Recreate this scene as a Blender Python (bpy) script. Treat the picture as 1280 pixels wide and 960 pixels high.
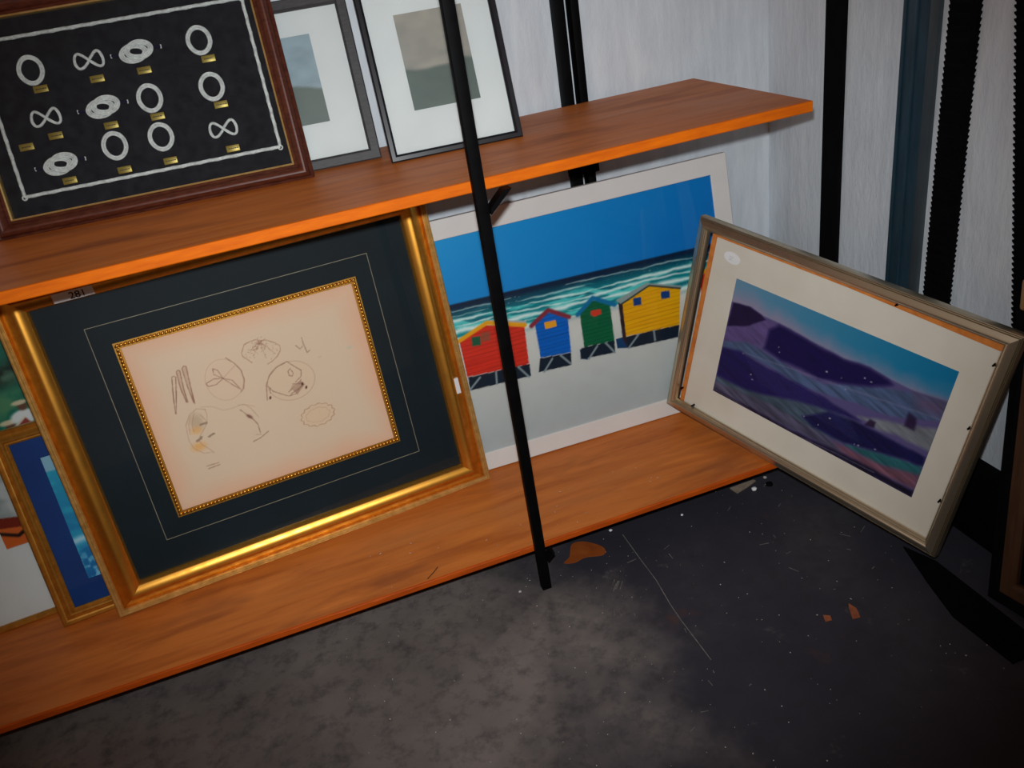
import bpy, bmesh, math, random
import numpy as np
from mathutils import Matrix, Vector

for o in list(bpy.data.objects):
    bpy.data.objects.remove(o, do_unlink=True)
SC = bpy.context.scene
COL = SC.collection

# ------------------------------------------------------------------ camera
cam_d = bpy.data.cameras.new('camera')
cam = bpy.data.objects.new('camera', cam_d)
COL.objects.link(cam)
RIGHT = Vector((0.93644, -0.31830, -0.14752))
UP = Vector((0.27581, 0.40811, 0.87027))
BACK = Vector((-0.21681, -0.85565, 0.46996))
CAMPOS = Vector((-0.312, -1.225, 1.137))
cam.matrix_world = Matrix(((RIGHT.x, UP.x, BACK.x, CAMPOS.x),
                           (RIGHT.y, UP.y, BACK.y, CAMPOS.y),
                           (RIGHT.z, UP.z, BACK.z, CAMPOS.z),
                           (0, 0, 0, 1)))
cam_d.sensor_fit = 'HORIZONTAL'
cam_d.sensor_width = 36.0
cam_d.lens = 1043.4 * 36.0 / 1280.0
cam_d.clip_start = 0.02
SC.camera = cam

# ------------------------------------------------------------------ world, flash, exposure
world = bpy.data.worlds.new('room_light')
SC.world = world
world.use_nodes = True
bg = world.node_tree.nodes['Background']
bg.inputs[0].default_value = (1.0, 0.56, 0.34, 1)
bg.inputs[1].default_value = 0.14

flash_d = bpy.data.lights.new('camera_flash', 'SPOT')
flash_d.energy = 70.0
flash_d.color = (0.93, 0.975, 1.0)
flash_d.shadow_soft_size = 0.016
flash_d.spot_size = math.radians(84)
flash_d.spot_blend = 0.85
flash = bpy.data.objects.new('camera_flash', flash_d)
COL.objects.link(flash)
flash.location = CAMPOS + UP * 0.075 - RIGHT * 0.012
aim = Vector((0.0, 0.15, 0.52)) - flash.location
flash.rotation_euler = aim.to_track_quat('-Z', 'Y').to_euler()

SC.view_settings.view_transform = 'Standard'
SC.view_settings.look = 'None'
SC.view_settings.exposure = 0.0
SC.view_settings.gamma = 1.0
SC.view_settings.use_curve_mapping = False

# ------------------------------------------------------------------ helpers
def lin(c):
    out = []
    for x in c[:3]:
        x = x / 255.0
        out.append(x / 12.92 if x <= 0.04045 else ((x + 0.055) / 1.055) ** 2.4)
    return out

def new_obj(name, mesh, parent=None, material=None):
    o = bpy.data.objects.new(name, mesh)
    COL.objects.link(o)
    if parent is not None:
        o.parent = parent
    if material is not None and not mesh.materials:
        mesh.materials.append(material)
    return o

def from_bm(name, bm, material, parent=None, smooth=None):
    bmesh.ops.recalc_face_normals(bm, faces=bm.faces[:])
    if smooth is not None:
        lim = math.radians(smooth)
        for f in bm.faces:
            f.smooth = True
        for e in bm.edges:
            if len(e.link_faces) != 2 or e.calc_face_angle(9) > lim:
                e.smooth = False
    me = bpy.data.meshes.new(name)
    bm.to_mesh(me)
    bm.free()
    return new_obj(name, me, parent, material)

def empty(name, loc=(0, 0, 0), mat=None):
    o = bpy.data.objects.new(name, None)
    COL.objects.link(o)
    o.empty_display_size = 0.05
    o.location = loc
    if mat is not None:
        o.matrix_world = mat
    return o

def tag(o, label=None, cat=None, group=None, kind=None):
    if label: o['label'] = label
    if cat: o['category'] = cat
    if group: o['group'] = group
    if kind: o['kind'] = kind
    return o

def add_box(bm, x0, x1, y0, y1, z0, z1, M=None):
    vs = [bm.verts.new(Vector(p) if M is None else M @ Vector(p)) for p in
          ((x0, y0, z0), (x1, y0, z0), (x1, y1, z0), (x0, y1, z0),
           (x0, y0, z1), (x1, y0, z1), (x1, y1, z1), (x0, y1, z1))]
    for q in ((0, 3, 2, 1), (4, 5, 6, 7), (0, 1, 5, 4), (1, 2, 6, 5), (2, 3, 7, 6), (3, 0, 4, 7)):
        bm.faces.new([vs[i] for i in q])
    return vs

def box(name, x0, x1, y0, y1, z0, z1, material, parent=None, bevel=0.0):
    bm = bmesh.new()
    add_box(bm, x0, x1, y0, y1, z0, z1)
    if bevel > 0:
        bmesh.ops.bevel(bm, geom=bm.edges[:], offset=bevel, segments=2, affect='EDGES', profile=0.5)
    return from_bm(name, bm, material, parent, 35 if bevel > 0 else None)

def add_prism(bm, pts, z0, z1, M=None):
    n = len(pts)
    T = (lambda p: Vector(p)) if M is None else (lambda p: M @ Vector(p))
    a = [bm.verts.new(T((p[0], p[1], z0))) for p in pts]
    b = [bm.verts.new(T((p[0], p[1], z1))) for p in pts]
    bm.faces.new(a[::-1]); bm.faces.new(b)
    for i in range(n):
        j = (i + 1) % n
        bm.faces.new((a[i], a[j], b[j], b[i]))

def add_tube(bm, pts, r, seg=8, closed=False, twist=0.0, lobes=0, lobe_amp=0.0):
    pts = [Vector(p) for p in pts]
    n = len(pts); rings = []
    prev = None
    for i, p in enumerate(pts):
        if closed:
            t = (pts[(i + 1) % n] - pts[i - 1])
        else:
            t = pts[min(i + 1, n - 1)] - pts[max(i - 1, 0)]
        t.normalize()
        if prev is None:
            ref = Vector((0, 1, 0)) if abs(t.y) < 0.9 else Vector((1, 0, 0))
            a = t.cross(ref).normalized()
        else:
            a = (prev - t * prev.dot(t)).normalized()
        prev = a
        b = t.cross(a)
        ring = []
        for k in range(seg):
            ang = 2 * math.pi * k / seg
            rr = r * (1 + lobe_amp * math.cos(lobes * ang + twist * i)) if lobes else r
            ring.append(bm.verts.new(p + (a * math.cos(ang) + b * math.sin(ang)) * rr))
        rings.append(ring)
    m = n if closed else n - 1
    for i in range(m):
        A, B = rings[i], rings[(i + 1) % n]
        for k in range(seg):
            bm.faces.new((A[k], A[(k + 1) % seg], B[(k + 1) % seg], B[k]))
    if not closed:
        bm.faces.new(rings[0][::-1]); bm.faces.new(rings[-1])

# ------------------------------------------------------------------ materials
class NT:
    def __init__(s, name):
        s.m = bpy.data.materials.new(name); s.m.use_nodes = True
        s.t = s.m.node_tree; s.b = s.t.nodes['Principled BSDF']
        s.co = None
    def n(s, typ, **kw):
        x = s.t.nodes.new(typ)
        for k, v in kw.items():
            if k.startswith('i_'):
                x.inputs[k[2:].replace('_', ' ')].default_value = v
            else:
                setattr(x, k, v)
        return x
    def l(s, a, b): s.t.links.new(a, b)
    def coords(s, scale=(1, 1, 1), rot=(0, 0, 0)):
        tc = s.n('ShaderNodeTexCoord'); mp = s.n('ShaderNodeMapping')
        mp.inputs['Scale'].default_value = scale
        mp.inputs['Rotation'].default_value = rot
        s.l(tc.outputs['Object'], mp.inputs[0]); return mp.outputs[0]
    def noise(s, vec, scale, detail=4, rough=0.55, dist=0.0):
        x = s.n('ShaderNodeTexNoise'); x.inputs['Scale'].default_value = scale
        x.inputs['Detail'].default_value = detail; x.inputs['Roughness'].default_value = rough
        x.inputs['Distortion'].default_value = dist
        s.l(vec, x.inputs['Vector']); return x.outputs['Fac']
    def ramp(s, fac, stops):
        x = s.n('ShaderNodeValToRGB'); e = x.color_ramp.elements
        while len(e) < len(stops): e.new(0.5)
        for i, (p, c) in enumerate(stops):
            e[i].position = p; e[i].color = (*c, 1) if len(c) == 3 else c
        s.l(fac, x.inputs[0]); return x.outputs[0]
    def mix(s, fac, a, b, mode='MIX'):
        x = s.n('ShaderNodeMix', data_type='RGBA', blend_type=mode)
        if isinstance(fac, (int, float)): x.inputs[0].default_value = fac
        else: s.l(fac, x.inputs[0])
        for sock, val in ((x.inputs[6], a), (x.inputs[7], b)):
            if isinstance(val, (tuple, list)): sock.default_value = (*val[:3], 1)
            else: s.l(val, sock)
        return x.outputs[2]
    def bump(s, h, strength=0.2, dist=0.002):
        x = s.n('ShaderNodeBump'); x.inputs['Strength'].default_value = strength
        x.inputs['Distance'].default_value = dist
        s.l(h, x.inputs['Height']); s.l(x.outputs[0], s.b.inputs['Normal'])
    def done(s, color=None, rough=None, metal=None, spec=None, coat=None):
        B = s.b.inputs
        if color is not None:
            if isinstance(color, (tuple, list)): B['Base Color'].default_value = (*color[:3], 1)
            else: s.l(color, B['Base Color'])
        if rough is not None:
            if isinstance(rough, (int, float)): B['Roughness'].default_value = rough
            else: s.l(rough, B['Roughness'])
        if metal is not None: B['Metallic'].default_value = metal
        if spec is not None: B['Specular IOR Level'].default_value = spec
        if coat is not None:
            B['Coat Weight'].default_value = coat; B['Coat Roughness'].default_value = 0.12
        return s.m

def simple(name, c1, c2=None, scale=30, rough=0.5, metal=0.0, spec=0.5, bump=0.0, stretch=(1, 1, 1), coat=None):
    m = NT(name); v = m.coords(stretch)
    f = m.noise(v, scale, 5)
    if c2 is None: c2 = tuple(x * 0.75 for x in c1)
    c = m.ramp(f, [(0.3, c2), (0.7, c1)])
    if bump: m.bump(f, bump)
    return m.done(c, rough, metal, spec, coat)

def mat_wood():
    m = NT('orange_varnished_wood')
    g = m.noise(m.coords((0.8, 7, 7)), 6, 7, 0.6, 0.5)
    k = m.noise(m.coords((0.7, 2.6, 2)), 4.2, 4, 0.55, 0.4)
    f = m.noise(m.coords((2.5, 60, 60)), 8, 3)
    c = m.ramp(g, [(0.28, (0.42, 0.100, 0.013)), (0.5, (0.57, 0.160, 0.025)), (0.74, (0.68, 0.205, 0.034))])
    c = m.mix(m.ramp(k, [(0.30, (0.60,) * 3), (0.46, (0, 0, 0))]), c, (0.20, 0.052, 0.018))
    c = m.mix(m.ramp(k, [(0.56, (0, 0, 0)), (0.72, (0.45,) * 3)]), c, (0.52, 0.185, 0.045))
    c = m.mix(0.10, c, m.ramp(f, [(0.3, (0.14, 0.035, 0.010)), (0.65, (0.5, 0.15, 0.03))]))
    vo = m.n('ShaderNodeTexVoronoi'); vo.inputs['Scale'].default_value = 3.0
    m.l(m.coords((0.8, 2.4, 0.0)), vo.inputs['Vector'])
    c = m.mix(m.ramp(vo.outputs['Distance'], [(0.02, (0.8,) * 3), (0.075, (0, 0, 0))]), c, (0.08, 0.022, 0.008))
    m.bump(g, 0.06, 0.001)
    return m.done(c, m.ramp(k, [(0.3, (0.58,) * 3), (0.7, (0.42,) * 3)]), spec=0.3)

def mat_wall():
    m = NT('white_painted_wall')
    v = m.coords((1, 1, 1)); a = m.noise(v, 2.2, 5, 0.6)
    b = m.noise(m.coords((6, 6, 0.8)), 6, 6, 0.6)
    c = m.ramp(a, [(0.32, (0.54, 0.60, 0.66)), (0.5, (0.66, 0.72, 0.77)), (0.70, (0.63, 0.64, 0.69))])
    c = m.mix(0.35, c, m.ramp(b, [(0.35, (0.50, 0.53, 0.58)), (0.65, (0.78, 0.81, 0.84))]))
    m.bump(m.noise(m.coords((8, 8, 3)), 9, 6, 0.65), 0.55, 0.004)
    return m.done(c, 0.6, spec=0.3)

def mat_floor():
    m = NT('dark_concrete_floor')
    a = m.noise(m.coords(), 2.6, 6, 0.6); b = m.noise(m.coords(), 26, 8, 0.7)
    c_ = m.noise(m.coords(), 90, 4, 0.7)
    dark = m.ramp(a, [(0.34, (0.022, 0.021, 0.031)), (0.55, (0.031, 0.029, 0.039)), (0.72, (0.047, 0.043, 0.049))])
    dust = m.ramp(a, [(0.34, (0.105, 0.090, 0.083)), (0.6, (0.19, 0.16, 0.145)), (0.75, (0.24, 0.205, 0.18))])
    sx = m.n('ShaderNodeSeparateXYZ'); m.l(m.coords(), sx.inputs[0])
    ad = m.n('ShaderNodeMath', operation='MULTIPLY_ADD'); m.l(sx.outputs[0], ad.inputs[0]); ad.inputs[1].default_value = -1.3; m.l(a, ad.inputs[2])
    c = m.mix(m.ramp(ad.outputs[0], [(0.30, (0, 0, 0)), (0.72, (0.85,) * 3)]), dark, dust)  # dust grows leftwards; flash falloff is also painted into this floor colour
    c = m.mix(m.ramp(b, [(0.34, (0.55,) * 3), (0.52, (0, 0, 0))]), c, (0.024, 0.022, 0.026))
    c = m.mix(m.ramp(c_, [(0.68, (0, 0, 0)), (0.78, (0.35,) * 3)]), c, (0.20, 0.18, 0.165))
    c = m.mix(m.ramp(m.noise(m.coords(), 12, 6, 0.75), [(0.62, (0, 0, 0)), (0.74, (0.4,) * 3)]), c, (0.15, 0.14, 0.13))
    rust = m.noise(m.coords((1, 1, 1), (0, 0, 0.6)), 5.5, 6, 0.7)
    c = m.mix(m.ramp(rust, [(0.64, (0, 0, 0)), (0.72, (0.5,) * 3)]), c, (0.085, 0.034, 0.022))
    m.bump(b, 0.35, 0.002)
    return m.done(c, 0.75, spec=0.2)

def mat_metalleaf(name, c1, c2, rough=0.3, metal=0.85, scale=60, stretch=(1, 1, 1), bump=0.06):
    m = NT(name); f = m.noise(m.coords(stretch), scale, 6, 0.65)
    c = m.ramp(f, [(0.32, c2), (0.66, c1)])
    if bump: m.bump(f, bump, 0.001)
    m.l(m.ramp(f, [(0.3, (rough + 0.12,) * 3), (0.7, (rough,) * 3)]), m.b.inputs['Roughness'])
    return m.done(c, None, metal)

def mat_print(name, rough=0.45, spec=0.3):
    m = NT(name); a = m.n('ShaderNodeAttribute'); a.attribute_name = 'print_colour'
    return m.done(a.outputs['Color'], rough, spec=spec)

def mat_glass():
    m = bpy.data.materials.new('picture_glass'); m.use_nodes = True
    t = m.node_tree; t.nodes.clear()
    out = t.nodes.new('ShaderNodeOutputMaterial'); mx = t.nodes.new('ShaderNodeMixShader')
    tr = t.nodes.new('ShaderNodeBsdfTransparent'); gl = t.nodes.new('ShaderNodeBsdfGlossy')
    fr = t.nodes.new('ShaderNodeFresnel'); fr.inputs[0].default_value = 1.24
    tr.inputs[0].default_value = (0.97, 0.985, 0.98, 1); gl.inputs['Roughness'].default_value = 0.02
    t.links.new(fr.outputs[0], mx.inputs[0]); t.links.new(tr.outputs[0], mx.inputs[1])
    t.links.new(gl.outputs[0], mx.inputs[2]); t.links.new(mx.outputs[0], out.inputs[0])
    return m

M_WOOD = mat_wood(); M_WALL = mat_wall(); M_FLOOR = mat_floor(); M_GLASS = mat_glass()
M_BLACK = simple('black_painted_steel', (0.003, 0.003, 0.0035), (0.0015, 0.0015, 0.002), 40, 0.6, 0, 0.06)
M_BLACKMATT = simple('matt_black', (0.0035, 0.0035, 0.0045), (0.002, 0.002, 0.003), 40, 0.8, 0, 0.05, 0.2)
M_GOLD = mat_metalleaf('antique_gold_leaf', (0.86, 0.43, 0.07), (0.66, 0.28, 0.035), 0.29, 0.95, 45)
M_GOLDPALE = mat_metalleaf('pale_gold', (0.80, 0.55, 0.22), (0.55, 0.34, 0.10), 0.35, 0.7, 80)
M_GOLDDULL = mat_metalleaf('dull_gold', (0.62, 0.30, 0.05), (0.40, 0.17, 0.02), 0.38, 0.7, 60)
M_SILVER = mat_metalleaf('champagne_silver', (0.72, 0.66, 0.52), (0.52, 0.43, 0.28), 0.26, 0.95, 6, (1, 1, 1), 0.0)
M_NAVY = simple('midnight_navy_mat', (0.0040, 0.0125, 0.020), (0.0025, 0.008, 0.013), 8, 0.7, 0, 0.3)
M_CREAM = simple('cream_mat', (0.66, 0.62, 0.53), (0.60, 0.55, 0.46), 9, 0.8, 0, 0.2)
M_WHITEMAT = simple('white_mat', (0.74, 0.74, 0.74), (0.68, 0.68, 0.69), 9, 0.8, 0, 0.2)
M_WHITEWOOD = simple('whitewashed_frame', (0.74, 0.71, 0.68), (0.70, 0.67, 0.64), 18, 0.6, 0, 0.3, 0.03, (1, 1, 1))
M_BLUE = simple('royal_blue_mat', (0.006, 0.045, 0.21), (0.005, 0.035, 0.17), 15, 0.75, 0, 0.2)
M_MAHOG = simple('mahogany_frame', (0.12, 0.030, 0.014), (0.055, 0.011, 0.006), 18, 0.45, 0, 0.35, 0.05, (3, 3, 14))
M_FELT = simple('black_felt_board', (0.020, 0.021, 0.026), (0.010, 0.010, 0.014), 60, 0.9, 0, 0.1, 0.2)
M_ROPE = simple('white_cord', (0.74, 0.74, 0.72), (0.50, 0.50, 0.50), 220, 0.8, 0, 0.2, 0.4)
M_NAVYCORD = simple('navy_cord', (0.010, 0.010, 0.035), None, 200, 0.8, 0, 0.2)
M_BRASS = simple('brass_plate', (0.36, 0.26, 0.06), (0.26, 0.18, 0.035), 60, 0.42, 0.55, 0.5)
M_BRASSMARK = simple('engraved_mark', (0.05, 0.035, 0.01), None, 60, 0.6)
M_GREYFRAME = simple('grey_stained_frame', (0.055, 0.052, 0.055), (0.03, 0.028, 0.03), 30, 0.55, 0, 0.4, 0.1, (2, 10, 10))
M_BLACKFRAME = simple('black_lacquer_frame', (0.012, 0.013, 0.018), (0.008, 0.008, 0.011), 30, 0.3, 0, 0.5)
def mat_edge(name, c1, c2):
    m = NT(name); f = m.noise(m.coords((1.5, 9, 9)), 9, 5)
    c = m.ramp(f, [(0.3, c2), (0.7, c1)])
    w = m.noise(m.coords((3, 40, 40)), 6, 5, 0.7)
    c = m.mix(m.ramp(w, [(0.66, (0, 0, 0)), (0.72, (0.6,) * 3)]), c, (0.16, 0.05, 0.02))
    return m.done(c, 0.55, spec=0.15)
M_EDGE_LIT = mat_edge('flash_lit_orange_edge', (0.86, 0.185, 0.004), (0.62, 0.110, 0.004))  # same shelf wood; flash brightness on the front edge painted into the colour
M_EDGE_DIM = mat_edge('dim_lit_orange_edge', (0.56, 0.090, 0.005), (0.38, 0.055, 0.004))  # same wood, lower shelf; weaker light on the edge painted as darker red
M_FILLET = simple('dull_gilt_line', (0.40, 0.33, 0.22), (0.26, 0.21, 0.14), 14, 0.5)
M_ORANGEWOOD = simple('orange_pine_slip', (0.66, 0.22, 0.04), (0.46, 0.13, 0.02), 30, 0.5, 0, 0.35, 0.1, (2, 8, 2))
M_BLUESTEEL = simple('blue_grey_steel', (0.024, 0.062, 0.090), (0.015, 0.040, 0.062), 12, 0.42, 0.2, 0.5, 0.05, (4, 4, 1))
M_GREYSTEEL = simple('grey_steel_flange', (0.06, 0.078, 0.088), (0.04, 0.055, 0.065), 12, 0.5, 0.2, 0.5)
M_DARKWOOD = simple('dark_brown_wood', (0.085, 0.040, 0.018), (0.045, 0.02, 0.01), 12, 0.5, 0, 0.35, 0.1, (8, 8, 1))
M_TANWOOD = simple('tan_wood', (0.36, 0.22, 0.10), (0.25, 0.14, 0.06), 14, 0.5, 0, 0.35, 0.1, (8, 8, 1))
M_PAPER = simple('white_paper_label', (0.78, 0.78, 0.78), (0.72, 0.72, 0.73), 20, 0.7)
M_CARD = simple('brown_card', (0.30, 0.23, 0.17), (0.20, 0.15, 0.11), 40, 0.85)
M_VARNISH = simple('spilt_orange_varnish', (0.30, 0.075, 0.014), (0.20, 0.045, 0.009), 22, 0.4, 0, 0.4)
M_GRIT = simple('pale_grit', (0.62, 0.60, 0.57), (0.30, 0.28, 0.26), 300, 0.9)
M_CHALK = simple('pale_scratch', (0.20, 0.185, 0.165), (0.07, 0.065, 0.062), 90, 0.9)
M_LEAF = simple('orange_leaf', (0.35, 0.10, 0.03), (0.2, 0.05, 0.02), 60, 0.8)
M_INKSEP = simple('sticker_ink', (0.45, 0.45, 0.47), None, 60, 0.8)
M_PRINT = mat_print('printed_picture')
M_PAINT = mat_print('painted_picture', 0.55, 0.25)

# ------------------------------------------------------------------ flat prints: colours on a fine grid
def vnoise(X, Y, seed):
    xi = np.floor(X).astype(np.int64); yi = np.floor(Y).astype(np.int64)
    xf = X - xi; yf = Y - yi
    xf = xf * xf * (3 - 2 * xf); yf = yf * yf * (3 - 2 * yf)
    def h(a, b):
        n = (a * 374761393 + b * 668265263 + seed * 974711) & 0x7fffffff
        n = ((n ^ (n >> 13)) * 1274126177) & 0x7fffffff
        return ((n ^ (n >> 16)) & 0xffff) / 65535.0
    return (h(xi, yi) * (1 - xf) + h(xi + 1, yi) * xf) * (1 - yf) + (h(xi, yi + 1) * (1 - xf) + h(xi + 1, yi + 1) * xf) * yf

def fbm(X, Y, seed, octv=4):
    s = 0; a = 0.5; t = 0
    for k in range(octv):
        s = s + a * vnoise(X * 2 ** k, Y * 2 ** k, seed + k * 17); t += a; a *= 0.5
    return s / t

class Canvas:
    SS = 2
    def __init__(s, u0, u1, v0, v1, step, base):
        s.u0, s.u1, s.v0, s.v1 = u0, u1, v0, v1
        s.nx = int(round((u1 - u0) / step)) + 1; s.ny = int(round((v1 - v0) / step)) + 1
        W, H = s.nx * s.SS, s.ny * s.SS
        s.U = np.linspace(u0, u1, W)[None, :].repeat(H, 0)
        s.V = np.linspace(v0, v1, H)[:, None].repeat(W, 1)
        s.a = np.empty((H, W, 3)); s.a[:] = base
    def box_(s, pts, pad):
        p = np.array(pts); W = s.a.shape[1]; H = s.a.shape[0]
        i0 = max(0, int((p[:, 0].min() - pad - s.u0) / (s.u1 - s.u0) * W) - 1); i1 = min(W, int((p[:, 0].max() + pad - s.u0) / (s.u1 - s.u0) * W) + 2)
        j0 = max(0, int((p[:, 1].min() - pad - s.v0) / (s.v1 - s.v0) * H) - 1); j1 = min(H, int((p[:, 1].max() + pad - s.v0) / (s.v1 - s.v0) * H) + 2)
        return slice(j0, max(j0, j1)), slice(i0, max(i0, i1))
    def blend(s, sl, m, col):
        reg = s.a[sl]
        c = np.asarray(col, float)
        reg[:] = reg * (1 - m[..., None]) + c * m[..., None]
    def poly(s, pts, col, alpha=1.0, jag=0.0, seed=1, tex=0.0, texf=(400, 400)):
        sl = s.box_(pts, 0.004 + jag); X = s.U[sl].copy(); Y = s.V[sl].copy()
        if X.size == 0: return
        if jag:
            X = X + (fbm(X * 120, Y * 120, seed, 3) - .5) * 2 * jag
            Y = Y + (fbm(X * 120 + 50, Y * 120, seed + 5, 3) - .5) * 2 * jag
        ins = np.zeros(X.shape, bool); n = len(pts)
        for i in range(n):
            x1, y1 = pts[i]; x2, y2 = pts[(i + 1) % n]
            if y1 == y2: continue
            c = ((y1 > Y) != (y2 > Y)) & (X < (x2 - x1) * (Y - y1) / (y2 - y1) + x1)
            ins ^= c
        m = ins * alpha
        c = np.asarray(col, float)
        if tex:
            f = 1 + (fbm(s.U[sl] * texf[0], s.V[sl] * texf[1], seed + 9, 3) - .5) * 2 * tex
            c = np.clip(c[None, None] * f[..., None], 0, 255)
        s.blend(sl, m, c)
    def soft(s, pts, col, alpha=1.0, edge=0.006, seed=1, tex=0.0, texf=(60, 60)):
        """polygon with a soft brushed edge"""
        sl = s.box_(pts, edge * 2); X = s.U[sl]; Y = s.V[sl]
        if X.size == 0: return
        ins = np.zeros(X.shape, bool); d = np.full(X.shape, 9.0); n = len(pts)
        for i in range(n):
            x1, y1 = pts[i]; x2, y2 = pts[(i + 1) % n]
            if y1 != y2:
                ins ^= ((y1 > Y) != (y2 > Y)) & (X < (x2 - x1) * (Y - y1) / (y2 - y1) + x1)
            L = (x2 - x1) ** 2 + (y2 - y1) ** 2 + 1e-12
            t = np.clip(((X - x1) * (x2 - x1) + (Y - y1) * (y2 - y1)) / L, 0, 1)
            d = np.minimum(d, np.hypot(X - x1 - t * (x2 - x1), Y - y1 - t * (y2 - y1)))
        sd = np.where(ins, d, -d) + (fbm(X * 40, Y * 40, seed, 3) - .5) * min(edge, .005)
        m = np.clip(sd / edge + .5, 0, 1) * alpha
        c = np.asarray(col, float)
        if tex:
            f = 1 + (fbm(X * texf[0], (Y + .33 * X) * texf[1], seed + 9, 4) - .5) * 2 * tex
            c = np.clip(c[None, None] * f[..., None], 0, 255)
        s.blend(sl, m, c)
    def line(s, pts, w, col, alpha=1.0, wob=0.0, seed=3):
        if len(pts) == 1:
            pts = [pts[0], (pts[0][0] + 1e-5, pts[0][1])]
        sl = s.box_(pts, w * 2 + wob); X = s.U[sl]; Y = s.V[sl]
        if X.size == 0: return
        d = np.full(X.shape, 9.0)
        for (x1, y1), (x2, y2) in zip(pts[:-1], pts[1:]):
            L = (x2 - x1) ** 2 + (y2 - y1) ** 2 + 1e-14
            t = np.clip(((X - x1) * (x2 - x1) + (Y - y1) * (y2 - y1)) / L, 0, 1)
            d = np.minimum(d, np.hypot(X - x1 - t * (x2 - x1), Y - y1 - t * (y2 - y1)))
        ww = w * (1 + (fbm(X * 300, Y * 300, seed, 2) - .5) * 1.2) if wob else w
        m = np.clip((ww - d) / (w * 0.6) + 0.3, 0, 1) * alpha
        s.blend(sl, m, col)
    def ellipse(s, c, ru, rv, col, alpha=1.0, soft=0.3, rot=0.0):
        R = max(ru, rv) * 1.5
        sl = s.box_([(c[0] - R, c[1] - R), (c[0] + R, c[1] + R)], 0)
        X = s.U[sl] - c[0]; Y = s.V[sl] - c[1]
        if X.size == 0: return
        x = X * math.cos(rot) + Y * math.sin(rot); y = -X * math.sin(rot) + Y * math.cos(rot)
        r = np.sqrt((x / ru) ** 2 + (y / rv) ** 2)
        s.blend(sl, np.clip((1 + soft - r) / (2 * soft), 0, 1) * alpha, col)
    def mesh(s, name, parent, material, y, gain=1.5):
        nx, ny, k = s.nx, s.ny, s.SS
        a = np.clip(s.a, 0, 255) / 255.0
        a = np.where(a <= 0.04045, a / 12.92, ((a + 0.055) / 1.055) ** 2.4)
        a = a.reshape(ny, k, nx, k, 3).mean((1, 3))
        a = np.clip(a * gain, 0, 0.9)
        me = bpy.data.meshes.new(name)
        nv, nf = nx * ny, (nx - 1) * (ny - 1)
        co = np.empty((ny, nx, 3), np.float32)
        co[..., 0] = np.linspace(s.u0, s.u1, nx)[None]; co[..., 2] = np.linspace(s.v0, s.v1, ny)[:, None]; co[..., 1] = y
        idx = np.arange(nv).reshape(ny, nx)
        q = np.stack([idx[:-1, :-1], idx[:-1, 1:], idx[1:, 1:], idx[1:, :-1]], -1).reshape(-1)
        me.vertices.add(nv); me.vertices.foreach_set('co', co.ravel())
        me.loops.add(nf * 4); me.loops.foreach_set('vertex_index', q.astype(np.int32))
        me.polygons.add(nf); me.polygons.foreach_set('loop_start', (np.arange(nf) * 4).astype(np.int32))
        me.update(calc_edges=True)
        at = me.color_attributes.new('print_colour', 'FLOAT_COLOR', 'POINT')
        rgba = np.ones((nv, 4), np.float32); rgba[:, :3] = a.reshape(-1, 3)
        at.data.foreach_set('color', rgba.ravel())
        me.materials.append(material)
        return new_obj(name, me, parent)

# ------------------------------------------------------------------ picture frames
def pose(O, yaw, lean, roll):
    """X along the bottom edge, Y into the picture's back, Z up the picture."""
    u = Vector((math.cos(yaw), math.sin(yaw), 0)); nh = Vector((math.sin(yaw), -math.cos(yaw), 0))
    v = Vector((0, 0, 1)) * math.cos(lean) - nh * math.sin(lean)
    u2 = u * math.cos(roll) + v * math.sin(roll); v2 = -u * math.sin(roll) + v * math.cos(roll)
    b = -(u2.cross(v2))
    return Matrix(((u2.x, b.x, v2.x, O[0]), (u2.y, b.y, v2.y, O[1]), (u2.z, b.z, v2.z, O[2]), (0, 0, 0, 1)))

def rails(parent, x0, x1, z0, z1, prof, material, name='frame_rail', smooth=38, mats=None):
    """four mitred mouldings; prof = [(distance in from the outer edge, y)] from outer back to inner back"""
    C4 = [(x0, z0), (x1, z0), (x1, z1), (x0, z1)]
    D = [(1, 0), (0, 1), (-1, 0), (0, -1)]; N = [(0, 1), (-1, 0), (0, -1), (1, 0)]
    obs = []
    for k in range(4):
        A, B = C4[k], C4[(k + 1) % 4]; d = D[k]; n = N[k]
        bm = bmesh.new(); ra = []; rb = []
        for w, y in prof:
            ra.append(bm.verts.new((A[0] + d[0] * w + n[0] * w, y, A[1] + d[1] * w + n[1] * w)))
            rb.append(bm.verts.new((B[0] - d[0] * w + n[0] * w, y, B[1] - d[1] * w + n[1] * w)))
        m = len(prof)
        for i in range(m):
            j = (i + 1) % m
            bm.faces.new((ra[i], ra[j], rb[j], rb[i]))
        bm.faces.new(ra); bm.faces.new(rb[::-1])
        obs.append(from_bm(name, bm, mats[k] if mats else material, parent, smooth))
    return obs

def curve_prof(keys, n=28):
    """smooth curve through the (w, y) keys"""
    k = np.array(keys, float); t = np.linspace(0, 1, len(k)); out = []
    for s in np.linspace(0, 1, n):
        i = min(int(s * (len(k) - 1)), len(k) - 2); f = s * (len(k) - 1) - i
        p0 = k[max(i - 1, 0)]; p1 = k[i]; p2 = k[i + 1]; p3 = k[min(i + 2, len(k) - 1)]
        q = 0.5 * ((2 * p1) + (-p0 + p2) * f + (2 * p0 - 5 * p1 + 4 * p2 - p3) * f * f + (-p0 + 3 * p1 - 3 * p2 + p3) * f ** 3)
        out.append((float(q[0]), float(q[1])))
    return out

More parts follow.
